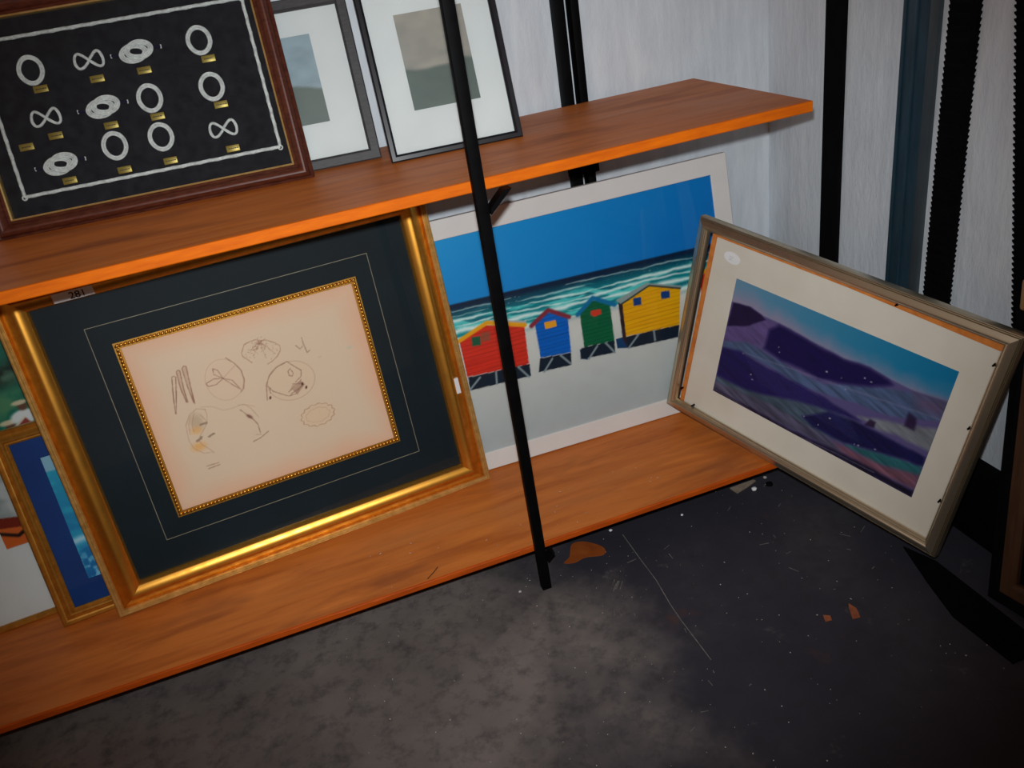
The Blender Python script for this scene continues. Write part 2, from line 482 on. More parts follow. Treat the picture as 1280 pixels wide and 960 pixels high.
def ring_strip(name, parent, x0, x1, z0, z1, w, y0, y1, material):
    bm = bmesh.new()
    add_box(bm, x0, x1, y0, y1, z0, z0 + w); add_box(bm, x0, x1, y0, y1, z1 - w, z1)
    add_box(bm, x0, x0 + w, y0, y1, z0 + w, z1 - w); add_box(bm, x1 - w, x1, y0, y1, z0 + w, z1 - w)
    return from_bm(name, bm, material, parent)
BEACH = {'horizon': [(-0.6654,0.3844),(-0.5438,0.3822),(-0.3626,0.3708)],'shore': [(-0.513,0.287),(-0.4157,0.2844),(-0.3116,0.2807)],'red_wall': [(-0.6612,0.3027),(-0.5968,0.3216),(-0.5157,0.2968),(-0.522,0.2132),(-0.6611,0.2216)],'red_trim': [(-0.6644,0.3023),(-0.5949,0.3265),(-0.5141,0.3)],'red_roof': [(-0.5881,0.331),(-0.5079,0.3084),(-0.5141,0.3),(-0.5949,0.3265)],'red_win': [(-0.6341,0.3045),(-0.6144,0.3024),(-0.6172,0.2829),(-0.6362,0.2843)],'red_base': [(-0.66,0.2204),(-0.5207,0.2129),(-0.5228,0.1853),(-0.6612,0.1901)],'rb1': [(-0.6606,0.1927),(-0.6344,0.2132)],'rb2': [(-0.5974,0.2154),(-0.6012,0.1885)],'rb3': [(-0.5471,0.2132),(-0.5277,0.1843)],'blue_wall': [(-0.4922,0.2943),(-0.4579,0.3136),(-0.4166,0.2902),(-0.4231,0.213),(-0.4937,0.2195)],'blue_roof': [(-0.5005,0.2942),(-0.457,0.3188),(-0.4134,0.2921)],'blue_lab': [(-0.4709,0.2942),(-0.4451,0.293),(-0.4444,0.2791),(-0.4709,0.2796)],'blue_base': [(-0.4957,0.2186),(-0.4233,0.2121),(-0.4274,0.1839),(-0.5043,0.1886)],'bb1': [(-0.4917,0.186),(-0.4682,0.2102)],'bb2': [(-0.4487,0.2133),(-0.4287,0.1875)],'green_wall': [(-0.3884,0.2921),(-0.3537,0.3143),(-0.3162,0.2934),(-0.3191,0.2124),(-0.3914,0.2162)],'green_roof': [(-0.3937,0.2916),(-0.3528,0.3196),(-0.3058,0.2921)],'green_lab': [(-0.3622,0.2927),(-0.3397,0.2906),(-0.3397,0.2795),(-0.3572,0.2776),(-0.3637,0.2839)],'green_base': [(-0.3987,0.2158),(-0.3191,0.2124),(-0.3218,0.1845),(-0.405,0.191)],'gb1': [(-0.3856,0.1867),(-0.3612,0.2104)],'gb2': [(-0.3413,0.2136),(-0.3227,0.1848)],'green_sh': [(-0.4025,0.2135),(-0.3856,0.2137),(-0.3882,0.1855),(-0.404,0.1917)],'yel_wall': [(-0.2886,0.2887),(-0.2188,0.315),(-0.1455,0.2899),(-0.1592,0.2073),(-0.2909,0.2143)],'yel_side': [(-0.2966,0.2953),(-0.287,0.2892),(-0.2918,0.1879),(-0.2996,0.2119)],'yel_roof': [(-0.3015,0.3011),(-0.2251,0.3212),(-0.1428,0.2948),(-0.1456,0.289),(-0.219,0.3137),(-0.29,0.289)],'yw1': [(-0.2608,0.2955),(-0.2416,0.2935),(-0.2429,0.2757),(-0.2622,0.2778)],'yw2': [(-0.1935,0.2935),(-0.1722,0.2909),(-0.1731,0.2743),(-0.1941,0.2764)],'yel_base': [(-0.2911,0.2134),(-0.1592,0.2073),(-0.1667,0.179),(-0.2906,0.1857)],'yb1': [(-0.288,0.1869),(-0.2605,0.211)],'yb2': [(-0.223,0.213),(-0.2235,0.1868)],'yel_sh': [(-0.3152,0.2151),(-0.2909,0.2143),(-0.29,0.1865),(-0.3156,0.1924)]}
HILLS = {'corn': [(0.1143,0.3479),(0.5641,0.347),(0.5617,0.0864),(0.1063,0.0856)],'sky_low': [(0.1137,0.2968),(0.1556,0.3031),(0.1886,0.2955),(0.2249,0.2954),(0.2672,0.2911),(0.3139,0.2861),(0.3693,0.2828),(0.4195,0.289),(0.4613,0.2834),(0.5053,0.2815),(0.5649,0.2894),(0.5649,0.3484),(0.1136,0.3505)],'hill1': [(0.1123,0.2424),(0.1141,0.2952),(0.1559,0.3021),(0.1824,0.2958),(0.195,0.2897),(0.1623,0.2635)],'lit1': [(0.1116,0.2398),(0.1621,0.2646),(0.1947,0.2907),(0.2226,0.2928),(0.2245,0.2511),(0.1801,0.2303),(0.1106,0.2069)],'hill2': [(0.2077,0.2735),(0.2257,0.2924),(0.2676,0.2896),(0.3142,0.2851),(0.37,0.2804),(0.42,0.2876),(0.4573,0.2804),(0.4687,0.2754),(0.43,0.2542),(0.3828,0.2365),(0.3319,0.2219),(0.2909,0.2251),(0.2437,0.2239),(0.2051,0.2309)],'lit2': [(0.1137,0.2083),(0.1684,0.2263),(0.2134,0.2229),(0.2932,0.2165),(0.3449,0.2157),(0.3834,0.2346),(0.4577,0.263),(0.506,0.2792),(0.5644,0.2881),(0.5677,0.2536),(0.5172,0.2292),(0.4822,0.216),(0.412,0.2098),(0.3715,0.2005),(0.2995,0.1934),(0.238,0.199),(0.1614,0.2024),(0.1108,0.1918)],'dark2': [(0.1092,0.1929),(0.1614,0.2024),(0.2201,0.1965),(0.2995,0.1934),(0.352,0.1906),(0.3977,0.1854),(0.4339,0.1806),(0.3794,0.1729),(0.3087,0.1597),(0.2294,0.1358),(0.1736,0.1254),(0.1099,0.1247)],'field': [(0.1099,0.1247),(0.173,0.1282),(0.229,0.1374),(0.308,0.1623),(0.3683,0.1729),(0.4225,0.1745),(0.3808,0.1679),(0.3217,0.1336),(0.3479,0.1236),(0.4161,0.1225),(0.3624,0.1134),(0.2632,0.1026),(0.108,0.109)],'dark3': [(0.322,0.1326),(0.3697,0.1678),(0.4225,0.1745),(0.4844,0.1765),(0.5614,0.1735),(0.5624,0.1557),(0.4852,0.1405),(0.4156,0.1241),(0.3482,0.1225)],'strip': [(0.4265,0.188),(0.4568,0.1997),(0.5168,0.2154),(0.5658,0.2357),(0.5633,0.1895),(0.501,0.1875),(0.4627,0.1804)],'pinkr': [(0.5068,0.2769),(0.5644,0.2881),(0.5643,0.2544),(0.5188,0.2541)],'tree1': [(0.4436,0.1784),(0.4487,0.1925),(0.4599,0.1929),(0.4604,0.1813)],'tree2': [(0.5085,0.2109),(0.5087,0.2408),(0.5247,0.2359),(0.5288,0.2111)],'teal': [(0.4168,0.12),(0.4857,0.139),(0.5624,0.1557),(0.5636,0.1339),(0.4829,0.1141)],'brown': [(0.3962,0.1143),(0.4822,0.1166),(0.5636,0.1339),(0.564,0.1054),(0.4875,0.0991),(0.422,0.1021)],'gray': [(0.1057,0.1098),(0.2395,0.1212),(0.3194,0.1203),(0.3962,0.1143),(0.4228,0.0995),(0.32,0.0961),(0.216,0.0871),(0.1072,0.0938)],'fore': [(0.106,0.0932),(0.2146,0.0927),(0.3092,0.0914),(0.4007,0.0988),(0.4445,0.1002),(0.4867,0.1016),(0.5623,0.1002),(0.5617,0.0864),(0.1063,0.0856)],'specks': [(0.162,0.1996),(0.1902,0.1643),(0.1958,0.1548),(0.2363,0.2477),(0.24,0.2379),(0.3442,0.2436),(0.3751,0.2444),(0.4167,0.2645),(0.43,0.2629),(0.3883,0.227),(0.3246,0.1339),(0.3758,0.1564),(0.4355,0.1306),(0.4431,0.132),(0.4746,0.1413),(0.3572,0.1316)]}
SHELLS = {'n1a': [(0.2352,0.4194),(0.2237,0.3722)],'n1b': [(0.2418,0.4172),(0.2276,0.3709)],'n1c': [(0.2352,0.4194),(0.2387,0.4203),(0.2418,0.4172)],'n2a': [(0.2458,0.4268),(0.2429,0.3942),(0.2446,0.3651)],'n2b': [(0.2521,0.4265),(0.2479,0.3926),(0.2468,0.3643)],'n2c': [(0.2458,0.4268),(0.2495,0.4291),(0.2521,0.4265)],'n3a': [(0.2568,0.4293),(0.2555,0.3936),(0.2562,0.3611)],'n3b': [(0.2652,0.431),(0.2608,0.3953),(0.258,0.3605)],'n3c': [(0.2568,0.4293),(0.2611,0.4332),(0.2652,0.431)],'dollar': [(0.3214,0.386),(0.3553,0.3748),(0.3341,0.4265)],'d_arc': [(0.3363,0.4258),(0.3475,0.4115),(0.3556,0.3946),(0.3558,0.3746),(0.3494,0.3585),(0.3428,0.3535)],'p1': [(0.3199,0.3892),(0.3151,0.4078),(0.3077,0.4128),(0.3066,0.4016),(0.3199,0.3892)],'p2': [(0.3199,0.3892),(0.304,0.3935),(0.2879,0.389),(0.2906,0.3822),(0.3051,0.3815),(0.3199,0.3892)],'p3': [(0.3199,0.3892),(0.3346,0.3807),(0.3444,0.3584),(0.3333,0.3712),(0.3199,0.3892)],'p4': [(0.3199,0.3892),(0.3355,0.3993),(0.3475,0.4062)],'s1': [(0.3788,0.4024),(0.3729,0.4106),(0.3668,0.4179),(0.3658,0.4253),(0.3753,0.4401),(0.3878,0.4429),(0.4012,0.443),(0.4032,0.4358)],'s2': [(0.4045,0.4345),(0.4098,0.4382),(0.4163,0.4371),(0.4301,0.4269),(0.4371,0.419),(0.4364,0.4102),(0.4273,0.4004),(0.415,0.3935),(0.4057,0.391)],'s3': [(0.4032,0.4358),(0.3906,0.43),(0.3794,0.421)],'s4': [(0.4032,0.4358),(0.3937,0.4236),(0.3856,0.4137)],'s5': [(0.4053,0.4343),(0.4044,0.4203),(0.4061,0.4035)],'s6': [(0.4061,0.434),(0.4162,0.4201),(0.423,0.409)],'v1': [(0.4662,0.4099),(0.4723,0.4011),(0.4777,0.4045)],'v2': [(0.4809,0.4216),(0.481,0.4071),(0.4832,0.3904),(0.4891,0.3927)],'round': [(0.4386,0.3454),(0.4843,0.3303),(0.45,0.3841)],'r1': [(0.3843,0.3228),(0.3913,0.3519),(0.4023,0.3684),(0.4193,0.3794),(0.4415,0.3846)],'r2': [(0.4415,0.3846),(0.4515,0.3717),(0.462,0.36),(0.4586,0.3481),(0.446,0.3411)],'r3': [(0.3932,0.3494),(0.3995,0.3362),(0.4121,0.3264),(0.4251,0.3174),(0.439,0.3173),(0.4576,0.3326),(0.4392,0.3387)],'r4': [(0.4377,0.366),(0.4429,0.3689),(0.4462,0.3596),(0.4427,0.3534),(0.4376,0.3569),(0.4377,0.366)],'r5': [(0.4273,0.325),(0.4399,0.332),(0.4566,0.3413)],'r6': [(0.4311,0.32),(0.4447,0.3248),(0.4597,0.331)],'sp1': [(0.391,0.3252)],'sp2': [(0.462,0.3237)],'sp3': [(0.4568,0.3329)],'r7': [(0.396,0.3448),(0.3938,0.3344)],'smudge': [(0.5644,0.3755)],'n1d': [(0.2289,0.3949),(0.2196,0.3507)],'n1e': [(0.2347,0.3929),(0.2207,0.3503)],'n2d': [(0.2476,0.3886),(0.2459,0.3659)],'n3d': [(0.26,0.3844),(0.2575,0.3583)],'a1': [(0.2714,0.3417),(0.2571,0.348),(0.2416,0.3403),(0.2295,0.3227),(0.2253,0.2948),(0.2287,0.275),(0.2434,0.2593),(0.2606,0.2557)],'a2': [(0.2597,0.3358),(0.2654,0.3228),(0.2665,0.3151),(0.2536,0.3012),(0.2414,0.289),(0.2456,0.2763),(0.2538,0.2658),(0.2606,0.2557)],'a3': [(0.2426,0.3381),(0.2338,0.3212),(0.2314,0.3037)],'a4': [(0.25,0.341),(0.2407,0.3224),(0.2389,0.3065)],'a5': [(0.2714,0.3417),(0.271,0.33),(0.2665,0.3151)],'w0': [(0.2491,0.3231)],'w1': [(0.244,0.3074)],'w2': [(0.2386,0.2751)],'t1': [(0.261,0.2884),(0.2718,0.291)],'k1': [(0.2548,0.3155),(0.2658,0.3163)],'k2': [(0.2391,0.287),(0.2486,0.291)],'m1': [(0.3311,0.3202),(0.3392,0.3081),(0.3484,0.2936),(0.3535,0.2824),(0.353,0.2637)],'m2': [(0.3353,0.2511),(0.3498,0.2534),(0.3679,0.2618)],'m3': [(0.3294,0.3309),(0.3418,0.3276),(0.3505,0.3172),(0.3592,0.2955)],'m0': [(0.3433,0.302)],'m4': [(0.3442,0.2631),(0.3535,0.2597)],'arc': [(0.2654,0.3484),(0.2836,0.3439),(0.3021,0.3293),(0.3185,0.3282),(0.339,0.3294),(0.3592,0.3179)],'x1': [(0.2392,0.2331),(0.2632,0.2321)],'x2': [(0.2414,0.2269),(0.2635,0.2278)],'oval': [(0.468,0.2623),(0.5007,0.2562),(0.4763,0.2844)],'dash': [(0.5011,0.3741)]}

# ================================================================== SETTING
def struct(name, o): o['kind'] = 'structure'; return o
XL, XR, YF, YB, ZT = -2.2, 0.805, -2.6, 0.448, 2.3
struct('floor', box('floor', XL - .1, XR + .1, YF, YB + .1, -0.10, 0.0, M_FLOOR))
struct('wall_back', box('wall_back', XL - .1, XR + .1, YB, YB + .1, 0.0, ZT, M_WALL))
struct('wall_right', box('wall_right', XR, XR + .1, YF, YB, 0.0, ZT, M_WALL))
struct('baseboard_right', box('baseboard_right', 0.772, XR, YF, YB - .012, 0.0, 0.158, M_BLACKMATT, None, 0.004))
struct('baseboard_back', box('baseboard_back', XL, 0.772, YB - .012, YB, 0.0, 0.09, M_BLACKMATT))

# ================================================================== SHELVING
sh = tag(empty('shelving_unit', (0, 0, 0)), 'two-tier orange varnished wood shelf on thin black steel posts', 'shelves')
def plank(name, x0, x1, y0, y1, z0, z1, edge):
    bm = bmesh.new(); add_box(bm, x0, x1, y0 + .004, y1, z0, z1)
    o = from_bm(name, bm, M_WOOD, sh)
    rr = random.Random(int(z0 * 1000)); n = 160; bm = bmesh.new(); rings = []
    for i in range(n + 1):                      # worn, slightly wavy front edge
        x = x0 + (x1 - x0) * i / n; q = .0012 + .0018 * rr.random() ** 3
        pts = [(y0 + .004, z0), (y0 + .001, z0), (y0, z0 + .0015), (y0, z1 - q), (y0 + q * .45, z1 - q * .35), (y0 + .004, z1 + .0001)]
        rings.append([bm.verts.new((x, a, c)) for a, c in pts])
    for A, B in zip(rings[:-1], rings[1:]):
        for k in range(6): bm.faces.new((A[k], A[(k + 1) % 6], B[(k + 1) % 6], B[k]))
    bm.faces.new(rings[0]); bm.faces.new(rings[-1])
    tag(from_bm('front_edge', bm, edge, o, 25), 'worn front edge painted brighter orange as if flash-lit' if edge is M_EDGE_LIT else 'worn front edge painted darker red-orange as if dimly lit')
    return o
plank('shelf_board', -1.45, 0.555, 0.0125, 0.412, 0.0885, 0.1015, M_EDGE_DIM)
plank('shelf_board', -1.45, 0.60, 0.0125, 0.412, 0.7985, 0.8165, M_EDGE_LIT)
box('post', -0.0105, 0.0085, -0.004, 0.0125, 0.0, 1.55, M_BLACK, sh, 0.0015)
box('post', -1.412, -1.388, -0.0125, 0.0125, 0.0, 1.55, M_BLACK, sh, 0.0015)
box('rear_post', 0.312, 0.332, 0.416, 0.444, 0.0, 1.55, M_BLACK, sh, 0.001)
box('rear_post', 0.345, 0.362, 0.416, 0.444, 0.0, 1.55, M_BLACK, sh, 0.001)
box('rear_post', -1.41, -1.38, 0.416, 0.444, 0.0, 1.55, M_BLACK, sh, 0.001)
box('joining_plate', 0.300, 0.368, 0.408, 0.418, 0.673, 0.79, M_BLACK, sh, 0.001)
def gusset(x, z, s):
    bm = bmesh.new()
    Mx = Matrix.Translation((x, 0, z)) @ Matrix.Rotation(math.radians(90), 4, 'X')
    add_prism(bm, [(0.0, -0.034 * s), (0.0, -0.024 * s), (0.026 * s, 0.0), (0.038 * s, 0.0)], -0.010, 0.012, Mx)
    return from_bm('gusset', bm, M_BLACK, sh)
gusset(0.0085, 0.7985, 1); gusset(0.0085, 0.0885, .40)

# ================================================================== GOLD FRAME WITH SHELL DRAWING
gf = tag(empty('framed_drawing', mat=pose((-0.793, 0.199, 0.1045), 0.095, 0.16, -0.008)),
         'large wide gold frame holding a small cream shell sketch in a navy mat', 'picture')
W, H, R = 0.782, 0.657, 0.056
rails(gf, 0, W, 0, H, [(0, .03), (0, .0045), (.0018, .0015), (.0036, .0042), (.0052, .0040), (.0068, .0015), (.0084, .0042), (.0096, .0040), (.0108, .0022), (.0122, .0045), (.0124, .0095), (.0124, .03)], M_GOLDPALE, 'ribbed_edge', 20)
gp = [(0, .03), (0, .0092)] + curve_prof([(.0002, .0090), (.005, .0055), (.010, .0015), (.0155, -.0032), (.0201, -.0066), (.0241, -.0080), (.0286, -.0076), (.0331, -.0062), (.0376, -.0038), (.0416, -.0006), (.0432, .0060)], 34)
gp += [(R - .0124, .0125), (R - .0124, .03)]
rails(gf, .0124, W - .0124, .0124, H - .0124, gp, M_GOLD)
box('navy_mat', R - .006, W - R + .006, .0165, .021, R - .006, H - R + .006, M_NAVY, gf)
box('backing_board', R - .008, W - R + .008, .0212, .026, R - .008, H - R + .008, M_CARD, gf)
ring_strip('fillet_line', gf, .1255, .6470, .1150, .5465, .0010, .0158, .0168, M_FILLET)
bx0, bx1, bz0, bz1 = .1600, .6135, .1515, .5085
ring_strip('beaded_slip', gf, bx0, bx1, bz0, bz1, .0115, .0152, .0167, M_GOLDDULL)
bm = bmesh.new()
def bead(x, z, ang):
    Mx = Matrix.Translation((x, .0148, z)) @ Matrix.Rotation(-ang, 4, 'Y') @ Matrix.Diagonal((.0056, .0027, .0030, 1))
    bmesh.ops.create_icosphere(bm, subdivisions=1, radius=1.0, matrix=Mx)
nb = int((bx1 - bx0 - .012) / .0072); mb = int((bz1 - bz0 - .012) / .0072)
for off, sg in ((.0056, 1),):
    for i in range(nb + 1):
        x = bx0 + .006 + (bx1 - bx0 - .012) * i / nb
        bead(x, bz0 + off, .55 * sg); bead(x, bz1 - off, .55 * sg)
    for i in range(1, mb):
        z = bz0 + .006 + (bz1 - bz0 - .012) * i / mb
        bead(bx0 + off, z, 1.57 - .55 * sg); bead(bx1 - off, z, 1.57 - .55 * sg)
tag(from_bm('beading', bm, M_GOLD, gf, 80), kind='stuff')
cv = Canvas(bx0 + .010, bx1 - .010, bz0 + .010, bz1 - .010, .00125, (200, 172, 150))
du = np.minimum(cv.U - cv.u0, cv.u1 - cv.U); dv = np.minimum(cv.V - cv.v0, cv.v1 - cv.V)
e = np.clip(1 - (np.minimum(du, dv) + (fbm(cv.U * 14, cv.V * 14, 3) - .5) * .03) / .055, 0, 1) ** 1.5
cv.blend((slice(None), slice(None)), e * .75, (208, 152, 124))
cv.blend((slice(None), slice(None)), fbm(cv.U * 9, cv.V * 9, 8) * .25, (184, 164, 136))
S = SHELLS; INK = (130, 90, 76); SEP = (160, 120, 98)
def jitter(pts, k=1): return pts
for k in ('n1a', 'n1b', 'n1c', 'n2a', 'n2b', 'n2c', 'n3a', 'n3b', 'n3c', 'n1d', 'n1e', 'n2d', 'n3d'):
    cv.line(S[k], .0009, INK, .85, 1)
for a, b in (('n3a', 'n3b'), ('n2a', 'n2b')):
    cv.poly(S[a] + S[b][::-1], SEP, .35)
cv.line([S['n1a'][-1], S['n1d'][0]], .0009, INK, .8); cv.line([S['n3a'][-1], S['n3d'][0]], .0009, INK, .8)
c0 = S['dollar'][0]; ru = abs(S['dollar'][1][0] - c0[0]); rv = abs(S['dollar'][2][1] - c0[1])
def ell(c, ru, rv, n=40, a0=0, a1=2 * math.pi, wob=0.0, k=0):
    return [(c[0] + ru * (1 + wob * math.cos(k * t)) * math.cos(t), c[1] + rv * (1 + wob * math.cos(k * t)) * math.sin(t)) for t in [a0 + (a1 - a0) * i / n for i in range(n + 1)]]
cv.ellipse(c0, ru, rv, (206, 164, 138), .18, .3)
cv.line(ell(c0, ru, rv), .0007, SEP, .40)
cv.line(S['d_arc'], .0010, INK, .65, 1)
for k in ('p1', 'p2', 'p3'): cv.line(S[k], .0008, INK, .75, 1)
cv.line(S['p4'], .0009, SEP, .4); cv.ellipse(S['p1'][0], .0014, .0014, INK, .9)
for k in ('s1', 's2'): cv.line(S[k], .0010, SEP, .85, 1)
for k in ('s3', 's4', 's5', 's6'): cv.line(S[k], .0008, SEP, .5, 1)
rng = random.Random(5)
sc = [S['s3'][1], S['s4'][1]]
for i in range(120):
    a = rng.choice([S['s3'], S['s4'], S['s1'], S['s2'], S['s6'], S['s5']]); p = rng.choice(a); q = S['s4'][0]
    f = rng.random() * .8
    x = p[0] + (q[0] - p[0]) * f + rng.gauss(0, .003); y = p[1] + (q[1] - p[1]) * f + rng.gauss(0, .003)
    cv.ellipse((x, y), .0009 + rng.random() * .0009, .0008, INK if rng.random() < .5 else SEP, .55)
for k in ('v1', 'v2'): cv.line(S[k], .0011, INK, .6, 1)
c1 = S['round'][0]; ru = abs(S['round'][1][0] - c1[0]); rv = abs(S['round'][2][1] - c1[1])
cv.ellipse(c1, ru, rv, (200, 166, 138), .25, .2)
cv.line(ell(c1, ru, rv), .0008, SEP, .55)
for k in ('r1', 'r2', 'r3', 'r4', 'r5', 'r6', 'r7'): cv.line(S[k], .0010, INK, .7, 1)
cv.poly(S['r5'] + S['r3'][-2:] , SEP, .45)
for i in range(14):
    f = i / 13.0; p = S['r3'][4]; q = S['r3'][5]
    x = p[0] + (q[0] - p[0]) * f; y = p[1] + (q[1] - p[1]) * f
    cv.line([(x - .003, y + .010 - .004 * f), (x + .003, y - .002)], .0007, INK, .6)
for k in ('sp1', 'sp2', 'sp3'): cv.ellipse(S[k][0], .0020, .0032, (80, 35, 30), .95, .3, -.4)
cv.ellipse(S['w0'][0], .011, .016, (165, 140, 112), .6, .5); cv.ellipse(S['w1'][0], .009, .007, (205, 150, 90), .7, .6); cv.ellipse(S['w2'][0], .012, .008, (205, 148, 82), .75, .6)
for k in ('a1', 'a2', 'a3', 'a4', 'a5', 'm3', 'm4'): cv.line(S[k], .0008, SEP, .6, 1)
for k in ('k1', 'k2', 't1'): cv.line(S[k], .0022, (110, 85, 70), .65, 1)
for k in ('m1', 'm2'): cv.line(S[k], .0011, INK, .65, 1)
cv.ellipse(S['m0'][0], .0030, .0065, (112, 70, 60), .8, .4, .75)
cv.line(S['arc'], .0008, SEP, .4)
for k in ('x1', 'x2'): cv.line(S[k], .0010, INK, .6, 1)
c2 = S['oval'][0]; ru = abs(S['oval'][1][0] - c2[0]); rv = abs(S['oval'][2][1] - c2[1])
cv.ellipse(c2, ru, rv, (204, 165, 126), .28, .3)
cv.line(ell(c2, ru, rv, 72, wob=.06, k=14), .0009, SEP, .8, 1)
cv.line(ell(c2, ru * .72, rv * .66, 40, wob=.05, k=9), .0006, SEP, .45, 1)
cv.line(S['dash'] + [(S['dash'][0][0] + .006, S['dash'][0][1] + .001)], .0008, SEP, .4)
cv.ellipse(S['smudge'][0], .006, .0035, (178, 168, 150), .8)
cv.mesh('shell_drawing', gf, M_PAINT, .0160, 1.42)
box('glass_pane', R - .004, W - R + .004, .0116, .0128, R - .004, H - R + .004, M_GLASS, gf)
bm = bmesh.new()
La, Lb = (H - .0530, -.0040), (H - .0365, -.0102)      # (v, y) on the rounded inner slope
vs = [bm.verts.new((x, y + d, z)) for d in (0, .0006) for x, (z, y) in ((.100, La), (.166, La), (.166, Lb), (.100, Lb))]
for q in ((0, 1, 2, 3), (7, 6, 5, 4), (0, 4, 5, 1), (1, 5, 6, 2), (2, 6, 7, 3), (3, 7, 4, 0)): bm.faces.new([vs[i] for i in q])
lab = tag(from_bm('number_label', bm, M_PAPER, gf), 'pale paper label with dark number')
fc = bpy.data.curves.new('number', 'FONT'); fc.body = '281'; fc.size = .0185; fc.extrude = .0003
fo_ = bpy.data.objects.new('number_curve', fc); COL.objects.link(fo_)
bpy.context.view_layer.update()
nm = bpy.data.meshes.new_from_object(fo_.evaluated_get(bpy.context.evaluated_depsgraph_get()))
bpy.data.objects.remove(fo_); nm.name = 'number'
no = new_obj('number', nm, lab, M_BLACK)
sl_ = math.atan2(Lb[1] - La[1], Lb[0] - La[0])
no.matrix_local = Matrix.Translation((.126, La[1] - .0009, La[0] + .0015)) @ Matrix.Rotation(math.pi / 2 - sl_, 4, 'X')
tag(box('price_sticker', W - .031, W - .022, -.0070, -.0005, .218, .252, M_PAPER, gf), 'small white price sticker')

# ================================================================== BEACH PRINT
wf = tag(empty('framed_beach_print', mat=pose((0.651 - .80 * .9998, 0.29 + .80 * .02, 0.1045), -0.02, 0.17, -0.002)),
         'large white-framed print of coloured beach huts below a deep blue sky', 'picture')
BW, BH = 0.80, 0.560
rails(wf, 0, BW, 0, BH, [(0, .019), (0, .001), (.001, 0), (.0395, 0), (.0405, .001), (.0405, .019)], M_WHITEWOOD)
u0, u1, v0, v1 = 0.039, BW - .039, .039, BH - .039
cv = Canvas(u0, u1, v0, v1, .0019, (0, 92, 150))
def Bp(k): return [(x + BW, y + (.0)) for x, y in BEACH[k]]
hz = Bp('horizon'); sl = (hz[2][1] - hz[0][1]) / (hz[2][0] - hz[0][0]) * .5
hv = .380 + sl * (cv.U - (BW - .52))
ALL = (slice(None), slice(None))
skyf = np.clip((cv.V - hv) / .14, 0, 1); lf = np.clip((cv.U - u0) / (u1 - u0), 0, 1)
cv.a[:] = np.array((0, 142, 196)) * (1 - lf[..., None]) + np.array((0, 104, 172)) * lf[..., None]  # sky darkens rightwards, partly flash falloff painted into the print
cv.blend(ALL, (1 - skyf) * .25, (20, 90, 170))
cv.blend(ALL, fbm(cv.U * 5, cv.V * 5, 2) * .12, (0, 70, 130))
dd = hv - cv.V                                   # distance below the horizon
sea = np.clip(dd / .0025 + .5, 0, 1)
dep = np.clip(dd / .05, 0, 1)
seac = np.array((2, 26, 52)) * (1 - np.clip(dd / .030 - .25, 0, 1)[..., None]) + np.array((0, 108, 118)) * np.clip(dd / .030 - .25, 0, 1)[..., None]
seac = seac * (1 - np.clip((dd - .045) / .05, 0, 1)[..., None]) + np.array((14, 140, 142)) * np.clip((dd - .045) / .05, 0, 1)[..., None]
cv.blend(ALL, sea, seac)
w1 = fbm(cv.U * 16, (cv.V - hv) * 130 + 3 * fbm(cv.U * 9, cv.V * 4, 6), 11, 4)
cv.blend(ALL, np.clip((w1 - .50) * 7, 0, 1) * np.clip((dd - .008) / .02, 0, 1) * .60, (0, 84, 100))
w2 = fbm(cv.U * 13 + 9, (cv.V - hv) * 105 + 4 * fbm(cv.U * 8, cv.V * 3, 16), 31, 4)
cv.blend(ALL, np.clip((w2 - .55) * 9, 0, 1) * np.clip((dd - .016) / .02, 0, 1) * .8, (90, 190, 185))
for kk, (d0, th) in enumerate(((.016, .0011), (.026, .0019), (.037, .0028), (.049, .0030), (.062, .0042), (.073, .0036), (.086, .006))):
    cen = d0 + (fbm(cv.U * 7, cv.U * 0 + kk * 3.1, 40 + kk, 3) - .5) * .012 + (fbm(cv.U * 45, cv.V * 60, 60 + kk, 3) - .5) * .005
    thick = th * np.clip(fbm(cv.U * 11, cv.U * 0 + kk, 80 + kk, 3) * 3.6 - 1.0, 0, 1.6) + 1e-5
    cv.blend(ALL, np.clip(1.2 - np.abs(dd - cen) / thick, 0, 1) * (.95 if kk > 1 else .7), (205, 214, 210))
shv = .2915 + (fbm(cv.U * 8, cv.V * 0, 7, 3) - .5) * .008 + (cv.U - BW + .4) * -.02
sand = np.clip((shv - cv.V) / .003 + .5, 0, 1)
sd = np.array((196, 190, 184)) + 0 * cv.a
low = np.clip((.27 - cv.V) / .2, 0, 1)[..., None]
sd = sd * (1 - low) + np.array((160, 163, 165)) * low
cv.blend(ALL, sand, sd)
cv.blend(ALL, sand * np.clip((shv - cv.V - .001) / .004, 0, 1) * np.clip((.012 - (shv - cv.V)) / .008, 0, 1) * .5, (110, 150, 155))
cv.blend(ALL, sand * fbm(cv.U * 40, cv.V * 40, 70, 4) * .18, (140, 132, 128))
DK = (18, 28, 42); BR = (120, 130, 135)
def planks(k, c, dx, n=12):
    P = Bp(k); cv.poly(P, c, 1, 0, 1, .10, (25, 500))
    ys = [p[1] for p in P]
    for i in range(n):
        y = min(ys) + (max(ys) - min(ys)) * (i + .5) / n
        xs = []
        for a, b in zip(P, P[1:] + P[:1]):
            if (a[1] > y) != (b[1] > y): xs.append(a[0] + (b[0] - a[0]) * (y - a[1]) / (b[1] - a[1]))
        if len(xs) >= 2: cv.line([(min(xs), y), (max(xs), y)], .0006, tuple(x * .68 for x in c), .8)
def hut(pre, wall, walls, base, braces, trim=None, trimc=None, trimw=.004):
    cv.poly(Bp(base), DK)
    for b in braces: cv.line(Bp(b), .0024, BR, 1)
    planks(walls, wall, 0)
    if trim: cv.line(Bp(trim), trimw, trimc, 1)
